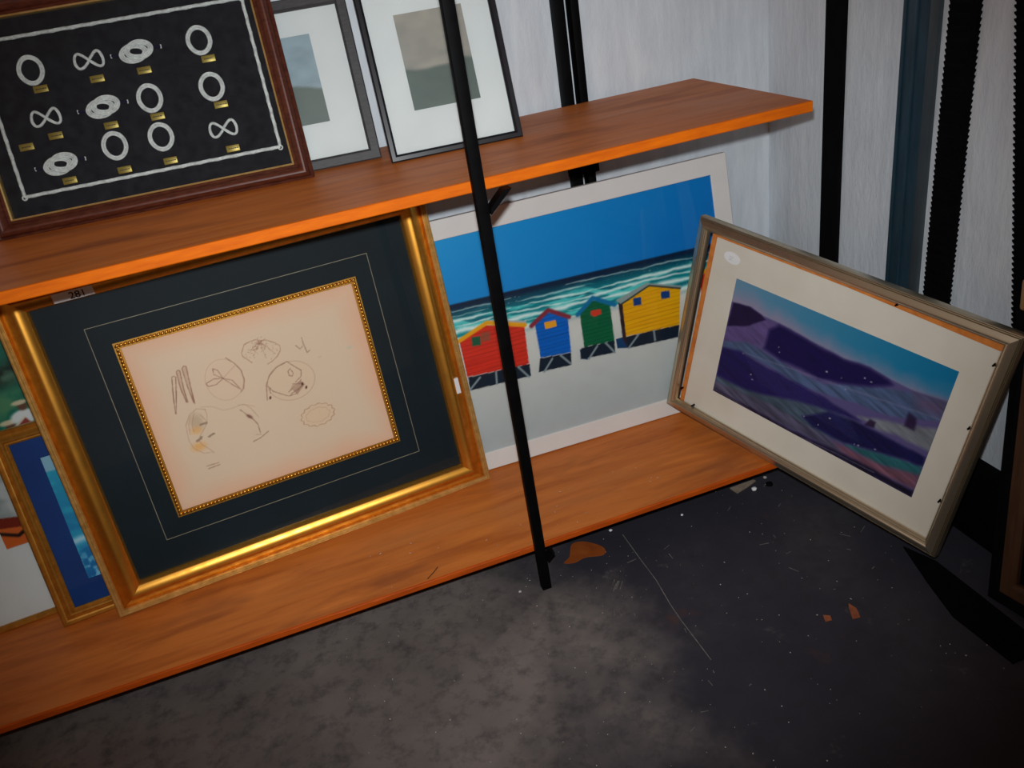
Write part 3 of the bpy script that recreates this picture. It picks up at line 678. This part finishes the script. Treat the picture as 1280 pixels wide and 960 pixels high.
cv.poly(Bp('red_roof'), (150, 155, 158)); hut('red', (190, 40, 24), 'red_wall', 'red_base', ('rb1', 'rb2', 'rb3'), 'red_trim', (228, 142, 10), .0050)
cv.poly(Bp('red_win'), (24, 78, 54)); cv.poly([(x + .022, y + .004) for x, y in Bp('red_win')], (105, 82, 62), .6)
hut('blue', (0, 84, 168), 'blue_wall', 'blue_base', ('bb1', 'bb2'), 'blue_roof', (122, 38, 52), .0055); cv.poly(Bp('blue_lab'), (226, 140, 24))
cv.poly(Bp('green_sh'), (16, 52, 90)); hut('green', (4, 84, 52), 'green_wall', 'green_base', ('gb1', 'gb2'), 'green_roof', (8, 96, 140), .0055); cv.poly(Bp('green_lab'), (186, 52, 34))
cv.poly(Bp('yel_sh'), (16, 52, 90)); hut('yellow', (214, 148, 4), 'yel_wall', 'yel_base', ('yb1', 'yb2'))
cv.poly(Bp('yel_side'), (42, 28, 34)); cv.poly(Bp('yel_roof'), (128, 138, 136))
yr = Bp('yel_roof'); cv.line([yr[5], yr[4], yr[3]], .0022, (46, 52, 46))
for k in ('yw1', 'yw2'): cv.poly(Bp(k), (14, 54, 112))
for dx_, c_ in ((.285, (190, 40, 24)), (-.40, (0, 84, 168)), (-.515, (4, 84, 52))):   # further huts of the row
    src = 'blue' if dx_ < 0 else 'red'
    T = lambda k: [(x + dx_ + (.28 if dx_ > 0 else 0), y + .004) for x, y in Bp(k)]
    cv.poly(T(src + '_base'), DK); cv.poly(T(src + '_wall'), c_)
    cv.line(T('red_trim' if dx_ > 0 else 'blue_roof'), .005, (228, 142, 10) if dx_ > 0 else (122, 38, 52))
cv.mesh('beach_print', wf, M_PRINT, .0045, 1.40)
box('backing_board', .025, BW - .025, .0085, .0125, .025, BH - .025, M_CARD, wf)
box('glass_pane', .037, BW - .037, .0022, .0034, .037, BH - .037, M_GLASS, wf)

# ================================================================== HILL PICTURE
hf = tag(empty('framed_hill_picture', mat=pose((0.413, 0.278, 0.149), -1.199, 0.14, -0.159)),
         'tilted silver-gold frame with purple hill landscape slipping loose in a cream mat', 'picture')
W, H, R = 0.638, 0.446, 0.026
hp = [(0, .026), (0, .0125), (.0010, .0112), (.0012, .0088), (.0022, .0082), (.0026, .0098), (.0032, .0064), (.0042, .0058), (.0046, .0076), (.0052, .0046), (.0057, .0058)]
hp += curve_prof([(.0060, .0046), (.0095, .0031), (.0130, .0017), (.0155, .0010), (.0175, .0012), (.0195, .0026), (.0208, .0042)], 18)
hp += [(.0212, .0062), (.0232, .0066), (.0240, .0090), (R, .0115), (R, .015), (.021, .015), (.021, .026)]
rails(hf, 0, W, 0, H, hp, M_SILVER)
bm = bmesh.new()
def uvprism(bm, pts, y0, y1):
    Mx = Matrix(((1, 0, 0, 0), (0, 0, 1, 0), (0, 1, 0, 0), (0, 0, 0, 1)))
    add_prism(bm, pts, y0, y1, Mx)
uvprism(bm, [(.031, .022), (.0405, .022), (.0450, .4145), (.0345, .424)], .0155, .024)
uvprism(bm, [(.0345, .424), (.0450, .4145), (.34, .4145), (.616, .4070), (.616, .424)], .0155, .024)
tag(from_bm('wooden_slip', bm, M_ORANGEWOOD, hf), 'orange pine slip showing along left and top')
bm = bmesh.new()
uvprism(bm, [(.0408, .020), (.616, .020), (.616, .4066), (.34, .4141), (.0453, .4140)], .0175, .022)
from_bm('cream_mat', bm, M_CREAM, hf)
bm = bmesh.new()
uvprism(bm, [(.0408, .020), (.616, .020), (.616, .4105), (.0453, .4140)], .0222, .0250)
from_bm('backing_board', bm, M_CARD, hf)
HL = HILLS
cu0 = .1095; cu1 = .5635; cw0 = .086; cw1 = .3475
cv = Canvas(cu0, cu1, cw0, cw1, .0016, (60, 110, 145))
f = np.clip((cv.U - cu0) / (cu1 - cu0), 0, 1); fv = np.clip((cv.V - .18) / .17, 0, 1)
cv.a[:] = np.array((92, 128, 152)) * (1 - f[..., None]) + np.array((0, 104, 146)) * f[..., None]
ridge = [(0.0, .30)] + HL['sky_low'][:11]
rp = HL['sky_low'][:11]
rx = np.interp(cv.U, [p[0] for p in rp], [p[1] for p in rp])
cv.blend(ALL, np.clip(1 - (cv.V - rx) / .035 + (fbm(cv.U * 30, cv.V * 30, 4) - .5) * .8, 0, 1) * .75, (142, 122, 146))
cv.blend(ALL, np.clip((rx - cv.V) / .003 + .5, 0, 1), np.array((80, 72, 116)))
def P(k, c, a=1.0, e=.006, tex=.2, sd=1, tf=(26, 190)): cv.soft(HL[k], c, a, e, sd, tex, tf)
P('lit1', (80, 66, 112)); P('hill1', (26, 14, 52), 1, .004)
P('lit2', (64, 80, 112), 1, .006, .35, 3); P('hill2', (18, 10, 64), 1, .010, .15, 4)
P('pinkr', (86, 66, 94), .7, .02, .3, 5); P('field', (60, 76, 92), 1, .008, .35, 6); P('dark2', (24, 18, 74), 1, .008, .25, 7)
P('gray', (72, 70, 92), 1, .008, .35, 8); P('teal', (36, 88, 96), 1, .006, .3, 9); P('brown', (108, 72, 88), 1, .010, .3, 10)
P('strip', (112, 118, 122), .9, .008, .25, 11); P('dark3', (18, 18, 64), 1, .007, .3, 12)
P('tree1', (34, 20, 50), .9, .004); P('tree2', (34, 20, 52), .9, .006); P('fore', (24, 18, 42), 1, .007, .35, 13)
a, b = HL['lit2'][2], HL['lit2'][3]
for i in range(26):
    t = i / 25.0
    q = [(x + .004 * i * .5, y - .0019 * i) for x, y in (HL['dark2'][1], HL['dark2'][3], HL['dark2'][5])]
    cv.line(q, .0008, (120, 130, 158) if i % 3 else (50, 50, 100), .13, 1, i)
cv.line([HL['dark2'][1], HL['lit2'][9], HL['lit2'][3]], .0016, (120, 120, 150), .30, 1)
fo = HL['fore']; cv.line([(fo[0][0], fo[0][1] - .002)] + [(x, y - .006) for x, y in fo[1:6]], .0012, (110, 105, 120), .5, 1)
for i, p in enumerate(HL['specks']): cv.ellipse(p, .0009 + .0006 * (i % 3), .0008 + .0004 * (i % 2), (190, 190, 205), .85)
cv.mesh('hill_painting', hf, M_PAINT, .0168, 1.12)
bm = bmesh.new(); bmesh.ops.create_cone(bm, cap_ends=True, segments=28, radius1=1, radius2=1, depth=.001,
    matrix=Matrix.Translation((.0895, .0168, .3835)) @ Matrix.Rotation(.12, 4, 'Y') @ Matrix.Diagonal((.0195, 1, .0115, 1)) @ Matrix.Rotation(math.pi / 2, 4, 'X'))
stk = tag(from_bm('oval_sticker', bm, M_PAPER, hf), 'white oval sticker')
bm = bmesh.new()
for i in range(3): add_box(bm, .083, .094 - .002 * i, .0159, .0162, .386 - .0035 * i, .3866 - .0035 * i)
from_bm('faint_writing', bm, M_INKSEP, stk)
for (x, z) in ((.0697, .0290), (.0330, .0560), (.6100, .3834), (.6105, .2634), (.6100, .1102), (.4332, .4185)):
    bm = bmesh.new(); bmesh.ops.create_cone(bm, cap_ends=True, segments=8, radius1=.0024, radius2=.0016, depth=.010,
        matrix=Matrix.Translation((x, .0125, z)) @ Matrix.Rotation(math.pi / 2, 4, 'X'))
    from_bm('nail', bm, M_BLACK, hf)

# ================================================================== KNOT BOARD
kf = tag(empty('knot_display_board', mat=pose((-0.217 - .529, 0.273 + .529 * .089, 0.8175), -0.089, 0.27, 0)),
         'mahogany-framed black board of white rope knots with brass labels on upper shelf', 'picture')
KW, KH = 0.529, 0.37
kp = [(0, .028), (0, .012), (.003, .009), (.006, .011), (.007, .004)] + curve_prof([(.008, .002), (.013, -.003), (.018, -.001), (.022, .004), (.024, .0075)], 10) + [(.026, .006), (.0290, .009), (.0292, .028)]
rails(kf, 0, KW, 0, KH, kp, M_MAHOG)
rails(kf, .0292, KW - .0292, .0292, KH - .0292, [(0, .024), (0, .0082), (.001, .0075), (.0028, .0088), (.0032, .012), (.0032, .024)], M_GOLDPALE, 'gold_lip')
box('black_board', .030, KW - .030, .0195, .0235, .030, KH - .030, M_FELT, kf)
def kx(x): return x + KW
def rope_obj(name, paths, r, mat, closed, parent=kf, y=.0175):
    bm = bmesh.new()
    for p in paths: add_tube(bm, [(a, y + (q[0] if q else 0), b) for a, b, *q in p], r, 8, closed, .55, 3, .10)
    return from_bm(name, bm, mat, parent, 60)
x0, x1, z0, z1 = kx(-.4700), kx(-.045), .0635, KH - .062
def seg_line(a, b, n): return [(a[0] + (b[0] - a[0]) * i / n, a[1] + (b[1] - a[1]) * i / n) for i in range(n + 1)]
for A, B, n in (((x0, z0), (x1, z0), 160), ((x1, z0), (x1, z1), 110), ((x1, z1), (x0, z1), 160), ((x0, z1), (x0, z0), 110)):
    rope_obj('border_rope', [seg_line(A, B, n)], .0030, M_ROPE, False)
for sx, sz in ((x0, z0), (x1, z0), (x1, z1), (x0, z1)):
    bm = bmesh.new()
    add_tube(bm, [(sx + .0035 * math.cos(t), .0160, sz - .0015 + .0035 * math.sin(t)) for t in [i * math.pi / 6 for i in range(12)]], .0016, 6, True)
    from_bm('corner_loop', bm, M_ROPE, kf, 60)
def loop(cx, cz, a, b, rot=0, n=40, dy=0.0):
    return [(cx + a * math.cos(t) * math.cos(rot) - b * math.sin(t) * math.sin(rot), cz + a * math.cos(t) * math.sin(rot) + b * math.sin(t) * math.cos(rot), dy + .0012 * math.sin(3 * t)) for t in [2 * math.pi * i / n for i in range(n)]]
def mat_knot(cx, cz):
    P_ = []
    for s in (-1, 1):
        for k in range(3): P_.append(loop(cx + s * .0050, cz + s * .0018, .0222 - .0030 * k, .0142 - .0029 * k, .06, 44, -.001 * s))
    rope_obj('knot', P_, .0016, M_ROPE, True)
    for s in (-1, 1):
        rope_obj('cord_end', [[(cx + s * .030, cz + s * .002), (cx + s * .040, cz + s * .001)]], .0022, M_NAVYCORD, False)
        rope_obj('cord_end', [[(cx + s * .0402, cz + s * .001 - .003), (cx + s * .0405, cz + s * .001 + .003)]], .0012, M_ROPE, False)
def ring_knot(cx, cz, R_=.0195):
    rope_obj('knot', [loop(cx, cz, R_, R_ * 1.12), loop(cx, cz, R_ - .0036, R_ * 1.12 - .0036)], .0020, M_ROPE, True)
def figure_knot(cx, cz):
    P_ = [(cx + .022 * math.sin(t), cz + .012 * math.sin(2 * t), .0022 * math.cos(3 * t)) for t in [2 * math.pi * i / 48 for i in range(48)]]
    rope_obj('knot', [P_], .0024, M_ROPE, True)
def plait(cx, cz):
    for s in (0, 1, 2):
        rope_obj('knot', [[(cx - .026 + .052 * i / 40, cz + .006 * math.sin(i * .55 + s * 2.09), .002 * math.cos(i * .55 + s * 2.09)) for i in range(41)]], .0022, M_ROPE, False)
def label(cx, cz, w=.0225):
    o = box('brass_label', cx - w / 2, cx + w / 2, .0175, .0194, cz - .0055, cz + .0055, M_BRASS, kf, .0006)
    bm = bmesh.new()
    rr = random.Random(int(cx * 9000 + cz * 7000)); xx = cx - w * .34
    while xx < cx + w * .30:
        ww = rr.uniform(.0012, .0036); add_box(bm, xx, xx + ww, .01735, .0176, cz - .0009, cz + .0009); xx += ww + .0007
    from_bm('engraving', bm, M_BRASSMARK, o)
cols = (-.4000, -.3085, -.2325, -.1300)
kinds = [mat_knot, ring_knot, ring_knot, figure_knot]
for r_, cz in enumerate((.1045, .180, .255)):
    for c_, cx in enumerate(cols):
        fn = kinds[(c_ + r_ * 3) % 4] if r_ else kinds[c_]
        zz = cz + (.012 if (r_ == 0 and c_ in (1, 2)) else 0) + (.006 if (r_ == 0 and c_ == 3) else 0)
        fn(kx(cx), zz)
        label(kx(cx + (.006 if c_ == 0 else .004 if c_ < 3 else .007)), cz - .0285 + (0 if r_ == 0 else -.002))
label(kx(-.443), .1405)
box('glass_pane', .0315, KW - .0315, .0100, .0112, .0315, KH - .0315, M_GLASS, kf)

# ================================================================== OTHER PICTURES ON THE UPPER SHELF
def plain_picture(name, label_, O, yaw, lean, roll, W, H, R, depth, frame_mat, mat_mat, print_fn=None, inner=None, prof=None):
    f_ = tag(empty(name, mat=pose(O, yaw, lean, roll)), label_, 'picture')
    pr = prof or [(0, depth), (0, .002), (.002, 0), (R - .004, 0), (R, .004), (R, depth)]
    rails(f_, 0, W, 0, H, pr, frame_mat)
    if mat_mat: box('mat_board', R - .004, W - R + .004, .0085, .0115, R - .004, H - R + .004, mat_mat, f_)
    box('backing_board', R - .005, W - R + .005, .0118, depth - .002, R - .005, H - R + .005, M_CARD, f_)
    if print_fn: print_fn(f_)
    box('glass_pane', R - .003, W - R + .003, .0052, .0062, R - .003, H - R + .003, M_GLASS, f_)
    return f_
def sketch_print(u0, u1, v0, v1, base, seed):
    def fn(f_):
        c = Canvas(u0, u1, v0, v1, .003, base)
        hzn = v0 + (v1 - v0) * .45 + (fbm(c.U * 12, c.V * 0, seed, 3) - .5) * .04
        c.blend(ALL, np.clip((hzn - c.V) / .004, 0, 1), (96, 104, 96)); c.blend(ALL, fbm(c.U * 30, c.V * 60, seed + 3) * .35, (60, 70, 78))
        c.mesh('printed_view', f_, M_PRINT, .0080, 1.2)
    return fn
gy = .300
plain_picture('grey_framed_picture', 'plain dark grey frame with white mat half hidden behind the knot board',
    (-0.091 - .30 * .995, 0.316 + .30 * .1, 0.8175), -0.10, 0.28, 0, .30, .29, .0195, .016, M_GREYFRAME, M_WHITEMAT, sketch_print(.075, .225, .08, .23, (150, 165, 175), 5))
plain_picture('black_framed_picture', 'slim black frame with white mat at the post on the upper shelf',
    (-0.085, 0.249, 0.8175), -0.08, 0.30, 0, .24, .30, .0125, .018, M_BLACKFRAME, M_WHITEMAT, sketch_print(.06, .18, .08, .24, (160, 150, 140), 9))

# ================================================================== LEFT STACK ON THE LOWER SHELF
dp = [(0, .018), (0, .004), (.003, .001), (.005, .003)] + curve_prof([(.0055, .004), (.010, .006), (.016, .001), (.020, -.002), (.0235, .001)], 9) + [(.0245, .004), (.0265, .003), (.0295, .006), (.0298, .018)]
def sea_print(f_):
    c = Canvas(.0700, .275, .076, .328, .0018, (14, 120, 160))
    t = (c.V - .076) / .252
    c.a[:] = np.array((8, 92, 150)) * (1 - t[..., None]) + np.array((24, 140, 168)) * t[..., None]
    w_ = fbm(c.U * 22, c.V * 60, 4, 4); c.blend(ALL, np.clip((w_ - .5) * 6, 0, 1) * .5, (40, 160, 185))
    c.blend(ALL, np.clip((fbm(c.U * 90, c.V * 90, 14, 3) - .55) * 8, 0, 1) * np.clip((.30 - t) / .2, 0, 1) * .8, (130, 190, 215))
    c.blend(ALL, np.clip(1.2 - np.abs(t - .34 - (fbm(c.U * 15, c.V * 0, 6) - .5) * .10) / .035, 0, 1) * .85, (170, 200, 215))
    c.blend(ALL, np.clip((t - .88 + (c.U - .07) * .25) / .012, 0, 1), (120, 160, 180))
    c.mesh('sea_print', f_, M_PRINT, .0078, 1.3)
plain_picture('blue_matted_picture', 'smaller gold-framed sea print with royal blue mat tucked behind the gold-framed sketch',
    (-0.899, 0.227, 0.1035), 0.096, 0.254, -0.012, .345, .397, .0298, .018, M_GOLDDULL, M_BLUE, sea_print, prof=dp)
def boat_print(f_):
    u0, u1, v0, v1 = .2265, .62, .156, .60
    c = Canvas(u0, u1, v0, v1, .0022, (0, 92, 76))
    n1 = fbm(c.U * 18, c.V * 40, 3, 4); n2 = fbm(c.U * 26, c.V * 26, 9, 5)
    c.blend(ALL, np.clip((n1 - .48) * 6, 0, 1) * .7, (40, 140, 112))
    bank = np.exp(-((c.V - .478 - (fbm(c.U * 14, c.V * 0, 5, 3) - .5) * .03) / .022) ** 2)
    c.blend(ALL, np.clip(bank * 1.3 - .15, 0, 1), (10, 34, 26)); c.blend(ALL, np.clip(bank, 0, 1) * np.clip((n2 - .52) * 8, 0, 1), (70, 104, 84))
    c.blend(ALL, np.clip((.455 - c.V) / .02, 0, 1) * np.clip((.42 - c.V) / -.03 + 1.2, 0, 1) * np.clip((n2 - .46) * 6, 0, 1) * .6, (110, 140, 92))
    c.blend(ALL, np.clip((n1 - .55) * 8, 0, 1) * .4, (120, 190, 165))
    # white water and sail in the lower half
    c.blend(ALL, np.clip((.335 - c.V) / .012, 0, 1), np.array((176, 180, 180))); c.blend(ALL, np.clip((.335 - c.V) / .012, 0, 1) * np.clip((n2 - .46) * 5, 0, 1) * .5, (110, 122, 124))
    # people in white hats sitting in boats
    for (x, y, s_) in ((.268, .385, 1.0), (.315, .372, .8), (.345, .405, .7), (.42, .38, 1), (.50, .40, .9)):
        c.ellipse((x, y - .018 * s_), .034 * s_, .020 * s_, (205, 205, 205), 1, .15); c.ellipse((x + .003, y + .010 * s_), .012 * s_, .011 * s_, (92, 58, 44), 1, .2)
        c.ellipse((x, y + .022 * s_), .019 * s_, .006 * s_, (196, 180, 150), 1, .2)
    c.poly([(.300, .362), (.345, .392), (.352, .380), (.322, .354)], (140, 52, 44)); c.line([(.300, .362), (.345, .392)], .002, (200, 190, 170))
    # orange boat
    c.poly([(.2265, .222), (.30, .205), (.46, .215), (.46, .205), (.40, .170), (.2265, .180)], (112, 26, 8))
    c.poly([(.2265, .200), (.285, .187), (.42, .192), (.38, .160), (.2265, .156)], (196, 92, 34))
    c.line([(.2265, .190), (.255, .176), (.285, .190), (.34, .184)], .004, (30, 14, 12)); c.poly([(.30, .205), (.312, .175), (.345, .182), (.35, .206)], (24, 14, 12))
    c.mesh('boat_print', f_, M_PRINT, .0078, 1.15)
plain_picture('boat_picture', 'white-matted boating print with thin gold edge at the far left back',
    (-1.180, 0.262, 0.1025), 0.08, 0.198, 0, .80, .66, .012, .014, M_GOLDDULL, M_WHITEMAT, boat_print)

# ================================================================== UPRIGHTS ON THE RIGHT WALL
def bar(bm, x0, x1, y0, y1, z0=0.159, z1=1.6): add_box(bm, x0, x1, y0, y1, z0, z1)
bm = bmesh.new(); bar(bm, .797, .805, .192, .247)
tag(from_bm('wall_upright', bm, M_BLACKMATT), 'plain narrow black upright on the white wall nearest the corner', 'upright')
us = tag(empty('steel_channel_upright', (.79, -.01, .159)), 'blue-grey ribbed steel channel fixed upright to the white wall', 'upright')
def sub(name, x0, x1, y0, y1, mat):
    return box(name, x0 - .79, x1 - .79, y0 + .01, y1 + .01, 0, 1.44, mat, us, .0012)
sub('web', .796, .805, -.022, .036, M_BLUESTEEL); sub('rib', .792, .797, .002, .007, M_BLUESTEEL); sub('flange', .795, .805, -.042, -.0225, M_GREYSTEEL)
sub('lip', .793, .797, .030, .037, M_BLUESTEEL)
def notched(y0, y1, label_, pitch=.0095, d=.0025, z1=1.6):
    bm = bmesh.new(); pts = []; z0 = .159; n = int((z1 - z0) / pitch)
    for i in range(n):
        z = z0 + i * pitch
        pts += [(y1, z), (y1 + d, z + pitch * .45), (y1 + d, z + pitch * .7), (y1, z + pitch * .75)]
    pts += [(y1, z1), (y0, z1)]
    for i in reversed(range(n)):
        z = z0 + i * pitch
        pts += [(y0, z + pitch * .75), (y0 - d, z + pitch * .7), (y0 - d, z + pitch * .45), (y0, z)]
    Mx = Matrix(((0, 0, 1, 0), (1, 0, 0, 0), (0, 1, 0, 0), (0, 0, 0, 1)))
    add_prism(bm, pts, .796, .805, Mx)
    o = from_bm('notched_upright', bm, M_BLACKMATT)
    bm = bmesh.new()
    for i in range(0, n, 2): add_box(bm, .7952, .797, y0 + .008, y1 - .008, z0 + i * pitch, z0 + i * pitch + pitch * .6)
    tag(from_bm('rung', bm, M_BLACK, o), kind='stuff')
    return tag(o, label_, 'upright')
notched(-.118, -.063, 'black saw-edged upright standing just right of the blue-grey steel channel')
ds = notched(-.034, .034, 'black saw-edged strip leaning at the right edge above the dark frame', .0095, .0040, 1.25)
ds.matrix_world = Matrix.Translation((-.001, -.340, .166)) @ Matrix.Rotation(-math.radians(8.5), 4, 'X') @ Matrix.Translation((0, 0, -.159))

# ================================================================== FRAMES LEANING AT THE RIGHT EDGE
E_ = pose((0.683, -0.388, 0.001), -math.pi / 2, 0.115, 0.15)
df = tag(empty('dark_leaning_frame', mat=E_), 'dark black and brown frame leaning on the right wall beside the hill picture', 'picture')
rails(df, 0, .60, 0, .515, [(0, .030), (0, .003), (.003, 0), (.018, 0), (.021, .004), (.021, .030)], M_BLACKMATT)
rails(df, .021, .579, .021, .494, [(0, .026), (0, .0035), (.003, .001), (.020, .003), (.026, .009), (.026, .026)], M_DARKWOOD, 'inner_moulding')
box('dark_panel', .046, .554, .0165, .021, .046, .469, M_BLACKMATT, df)
box('tan_panel', .085, .515, .0145, .0164, .085, .412, M_TANWOOD, df)
bm = bmesh.new(); add_box(bm, .0025, .12, .0005, .0165, .5152, .566)
bmesh.ops.bevel(bm, geom=bm.edges[:], offset=.006, segments=3, affect='EDGES', profile=.5)
tb = tag(from_bm('wood_block', bm, M_TANWOOD, None, 40), 'tan wooden block with rounded corners on top of the dark leaning frame', 'block')
tb.matrix_world = E_
rs = bmesh.new(); add_prism(rs, [(.652, -.2215), (.6735, -.2815), (.6743, -.3820), (.6735, -.52), (.605, -.52), (.600, -.40), (.6215, -.3194)], 0.0, .004)  # thin black shape laid flat on the floor below the frame corner
tag(from_bm('floor_strip', rs, M_BLACKMATT), 'black strip lying flat on the floor under the hill picture corner', 'strip')

# ================================================================== LITTER AND MARKS ON THE FLOOR
def flat(name, pts, z0, z1, mat, label_, cat):
    bm = bmesh.new(); add_prism(bm, pts, z0, z1)
    return tag(from_bm(name, bm, mat), label_, cat)
def smooth_poly(pts, n=5):
    out = []; m = len(pts)
    for i in range(m):
        p0, p1, p2, p3 = [np.array(pts[(i + k) % m]) for k in (-1, 0, 1, 2)]
        for j in range(n):
            t = j / n
            out.append(tuple(0.5 * ((2 * p1) + (-p0 + p2) * t + (2 * p0 - 5 * p1 + 4 * p2 - p3) * t * t + (-p0 + 3 * p1 - 3 * p2 + p3) * t ** 3)))
    return out
flat('varnish_spill', smooth_poly([(.0929, .0983), (.1193, .0939), (.1432, .0663), (.1469, .046), (.135, .0367), (.1018, .047), (.0774, .0427), (.0564, .0522), (.0738, .0643)][::-1]), 0, .0012, M_VARNISH,
     'orange-brown varnish puddle dried on the floor beside the post', 'spill')
flat('card_scrap', [(.4731, .1022), (.4775, .0793), (.5094, .0883), (.5353, .0976), (.5323, .1032)], .0002, .003, M_CARD, 'torn beige card scrap on the floor under the shelf end', 'scrap')
def lump(name, x, y, r, mat, label_, cat, z=0.0, sq=.7, seed=1):
    bm = bmesh.new(); bmesh.ops.create_icosphere(bm, subdivisions=2, radius=r)
    rr = random.Random(seed)
    for v in bm.verts:
        v.co *= rr.uniform(.82, 1.12); v.co.z *= sq; v.co.z = max(v.co.z, -r * sq * .6)
    zmin = min(v.co.z for v in bm.verts)
    for v in bm.verts: v.co += Vector((x, y, z - zmin))
    return tag(from_bm(name, bm, mat, None, 50), label_, cat)
lump('white_pebble', .5154, .0735, .0062, M_PAPER, 'white pebble on the floor below the shelf end', 'pebble', seed=4)
lump('plaster_crumb', .5594, .0987, .0040, M_GRIT, 'pale crumb of plaster by the bottom edge of the hill picture', 'crumb', seed=5)
lump('plaster_crumb', .3380, .0724, .0030, M_PAPER, 'bright white crumb alone on the open dark floor', 'crumb', seed=6)
lump('plaster_crumb', .1835, .1008, .0042, M_PAPER, 'white crumb on the floor hard against the lower shelf edge', 'crumb', seed=7, sq=.4)
lump('plaster_crumb', -.0523, .0150, .0034, M_GRIT, 'pale crumb on the floor left of the post foot', 'crumb', seed=8)
lump('black_lump', .5530, .0720, .0085, M_BLACKMATT, 'small black lump of litter beside the white pebble', 'litter', seed=9, sq=.5)
flat('dry_leaf', [(.452, -.330), (.466, -.332), (.474, -.312), (.470, -.296), (.463, -.306)], .0002, .0015, M_LEAF, 'orange dry leaf fragment on the dark floor, the larger one', 'leaf')
flat('dry_leaf', [(.408, -.314), (.420, -.316), (.424, -.306), (.414, -.299)], .0002, .0012, M_LEAF, 'tiny orange leaf fragment left of the larger leaf', 'leaf')
bm = bmesh.new(); add_tube(bm, [(-.2212, .0205, .1028), (-.2150, .0255, .1032), (-.2088, .0300, .1034), (-.1954, .0437, .1028)], .0009, 6)
tag(from_bm('twig', bm, M_DARKWOOD, None, 60), 'thin dark twig on the lower shelf near its front edge', 'twig')
rng = random.Random(12); bm = bmesh.new()
for i in range(240):
    x = rng.uniform(-.45, .66); y = rng.uniform(-.55, .14)
    if y > .0 and rng.random() < .3: y = rng.uniform(0.0, .03)
    r = rng.choice((.0004, .0005, .0006, .0008, .0011))
    Mx = Matrix.Translation((x, y, r * .5)) @ Matrix.Rotation(rng.random() * 6, 4, 'Z') @ Matrix.Diagonal((r * rng.uniform(.7, 1.6), r, r * .5, 1))
    bmesh.ops.create_icosphere(bm, subdivisions=1, radius=1, matrix=Mx)
tag(from_bm('floor_grit', bm, M_GRIT), 'pale grit scattered over the dark concrete floor', 'grit', kind='stuff')
rng = random.Random(3); bm = bmesh.new()
for i in range(26):
    x = rng.uniform(-.33, .30); y = rng.uniform(.03, .16); r = rng.uniform(.0006, .0014)
    Mx = Matrix.Translation((x, y, .1015 + r * .4)) @ Matrix.Rotation(rng.random() * 6, 4, 'Z') @ Matrix.Diagonal((r * rng.uniform(.7, 2.5), r * .7, r * .4, 1))
    bmesh.ops.create_icosphere(bm, subdivisions=1, radius=1, matrix=Mx)
tag(from_bm('shelf_dust', bm, M_GRIT), 'pale dust specks on the lower wooden shelf', 'dust', kind='stuff')
bm = bmesh.new(); rng = random.Random(8)
def scratch(pts, w):
    for (a, b), (c, d) in zip(pts[:-1], pts[1:]):
        L = math.hypot(c - a, d - b); nx, ny = -(d - b) / L * w, (c - a) / L * w
        add_prism(bm, [(a + nx, b + ny), (a - nx, b - ny), (c - nx, d - ny), (c + nx, d + ny)], 0, .0004)
scratch([(.2001, .0764), (.1990, .030), (.1979, -.0141), (.1977, -.0801), (.1905, -.150), (.1885, -.1951), (.1886, -.30)], .0007)
for i in range(7):
    x = .1128 + rng.uniform(-.003, .012); y = -.0676 + rng.uniform(-.006, .010); scratch([(x, y), (x + .014, y + .018)], .0006)
for i in range(26):
    x = rng.uniform(.05, .62); y = rng.uniform(-.42, .05); t = rng.random() * 3.1; l = rng.uniform(.004, .022); scratch([(x, y), (x + l * math.cos(t), y + l * math.sin(t))], rng.uniform(.0003, .0007))
tag(from_bm('floor_scratches', bm, M_CHALK), 'pale scratches and chalky scuffs on the dark floor', 'scratches', kind='stuff')
